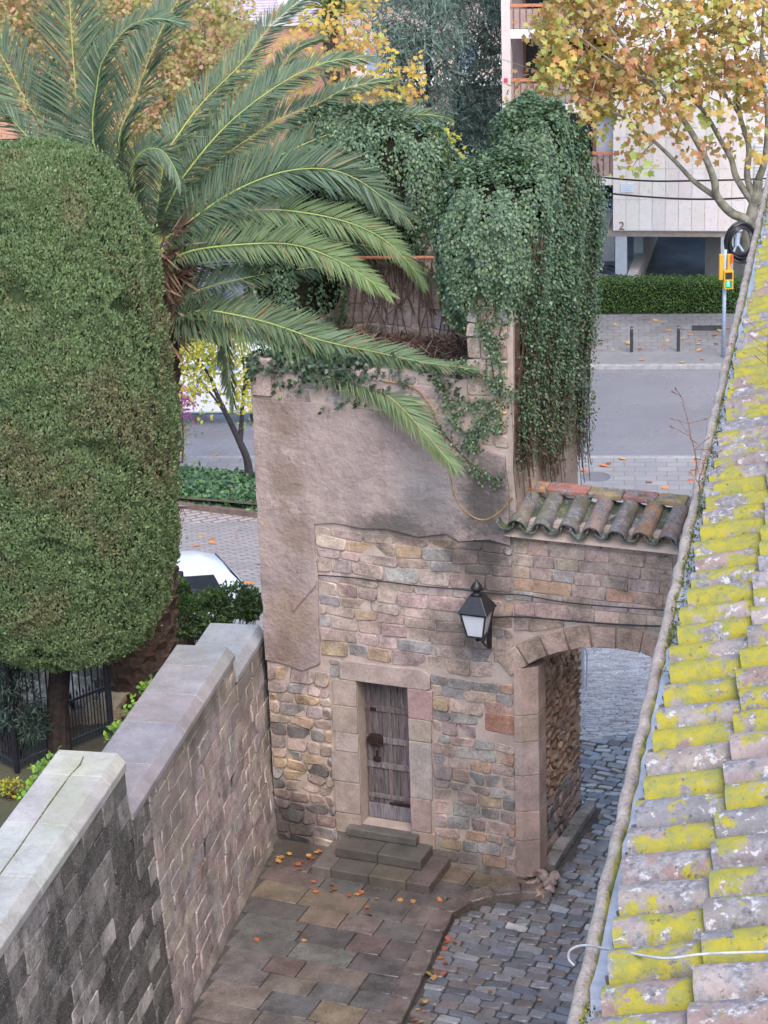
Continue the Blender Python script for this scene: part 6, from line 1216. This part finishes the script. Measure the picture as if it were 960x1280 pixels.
# pale house behind the conifers
h2 = onY(455, 60, 108); F = Frame(np.array([h2[0], 108, -7.0]), (1, -.05, 0), up); bh = thing('pale_villa', 'pale pink and white villa glimpsed behind the dark conifers', 'house', F.P(4, 0, 0)); zt = onY(560, -5, 108)[2] + 7.0
m = MB(); m.box(F, -1, 9, 0, zt, -8, 0); m.obj('villa_wall', m_plain('pale pink render', (.55, .42, .38), .8, .2, var=.08), bh); m = MB(); m.box(F, -1.4, 9.4, zt, zt + .35, -8.4, .5); m.obj('roof_slab', M_SLAB, bh); m = MB(); m.box(F, 1.2, 2.4, zt + .35, zt + 1.5, -3, -2); m.obj('chimney', M_TERR, bh)
for zf in (1.2, 4.2, 7.2):
    if zf + 1.5 > zt: continue
    for xf in (.0, 2.1, 4.2, 6.3):
        m = MB(); m.box(F, xf, xf + 1.2, zf, zf + 1.5, -.05, .03); w_ = m.obj('window', M_SLAB, bh); sub(w_); m = MB(); m.box(F, xf + .1, xf + 1.1, zf + .1, zf + 1.4, .03, .045); m.obj('pane', m_plain('blue pane', (.25, .3, .42), .15, .6, var=.1) if (zf == 1.2 and xf == 0) else bpy.data.materials['blue pane'], w_)
    m = MB(); m.box(F, -1, 9, zf - .5, zf - .2, .02, .9); m.obj('balcony_slab', M_SLAB, bh)
h3 = onY(120, 80, 118); F = Frame(np.array([h3[0], 118, -7.0]), (1, 0, 0), up); b3 = thing('terracotta_block', 'long terracotta block of flats behind the rusty autumn tree', 'building', F.P(0, 0, 0)); m = MB(); m.box(F, -14, 8, 0, 8.2, -8, 0); m.obj('block_wall', M_TERR, b3); m = MB(); m.box(F, -14.4, 8.4, 8.2, 8.6, -8.4, .4); m.obj('roof_slab', M_SLAB, b3)
for zf in (1.2, 4.0, 6.6):
    for k in range(9): m = MB(); m.box(F, -13 + k * 2.3, -11.8 + k * 2.3, zf, zf + 1.3, -.03, .03); m.obj('window', M_GLASS, b3)

# ================================================================== fallen leaves
V = []; T_ = []
def litter(p, k, sp, L=(.05, .10)):
    P = np.array(p) + NR.normal(0, 1, (k, 3)) * np.array([sp[0], sp[1], 0]); P[:, 2] = p[2] + NR.uniform(.006, .03, k); V.append(leaf_stars(P, unit(NR.normal(0, 1, (k, 3)) * np.array([1, 1, .12])), unit(up + NR.normal(0, .22, (k, 3))), NR.uniform(*L, k))); T_.append(tints(k, [(.50, .16, .05), (.42, .11, .05), (.50, .24, .08), (.30, .10, .05), (.46, .3, .1)]))
for x, y, k, s in ((405, 1108, 4, .12), (440, 1114, 4, .12), (468, 1130, 2, .1), (510, 1124, 2, .1), (375, 1078, 7, .2), (400, 1068, 4, .1), (318, 1177, 1, .02), (372, 1172, 2, .08), (457, 1142, 1, .03), (548, 1125, 2, .05), (350, 1072, 5, .12)): litter(onz(x, y, .105), k, (s, s * .7))
for x, y, k, s in ((555, 1200, 5, .06), (543, 1220, 4, .05), (530, 1260, 4, .05), (560, 1180, 4, .05), (690, 1197, 1, .02), (612, 1243, 1, .02), (677, 1252, 1, .02), (520, 1275, 3, .05), (715, 1055, 1, .02)): litter(onz(x, y, .03), k, (s, s))
for k in range(70): litter(FR.P(NR.uniform(-16, 9), NR.uniform(-4, -.4), .12), 1, (.05, .05), (.16, .3))
for k in range(60): litter(FR.P(NR.uniform(0, 9), NR.uniform(9.7, 15.7), .125), 1, (.05, .05), (.14, .26))
for k in range(40): litter(FR.P(NR.uniform(-14, 9), NR.uniform(.05, .6), .0), 1, (.05, .05), (.14, .24))
for k in range(80):
    y = NR.uniform(40, 56); litter(np.array([NR.uniform(-7.5, -2), y, ground_z(y) + .015]), 1, (.05, .05), (.12, .22))
o = link('fallen_leaves', big_mesh('fallen_leaves', np.concatenate(V), 10, np.concatenate(T_)), m_leaf('fallen leaf', .05, .7, .3)); o['kind'] = 'stuff'; o['label'] = 'orange fallen leaves scattered on paving and road edges'; o['category'] = 'leaves'
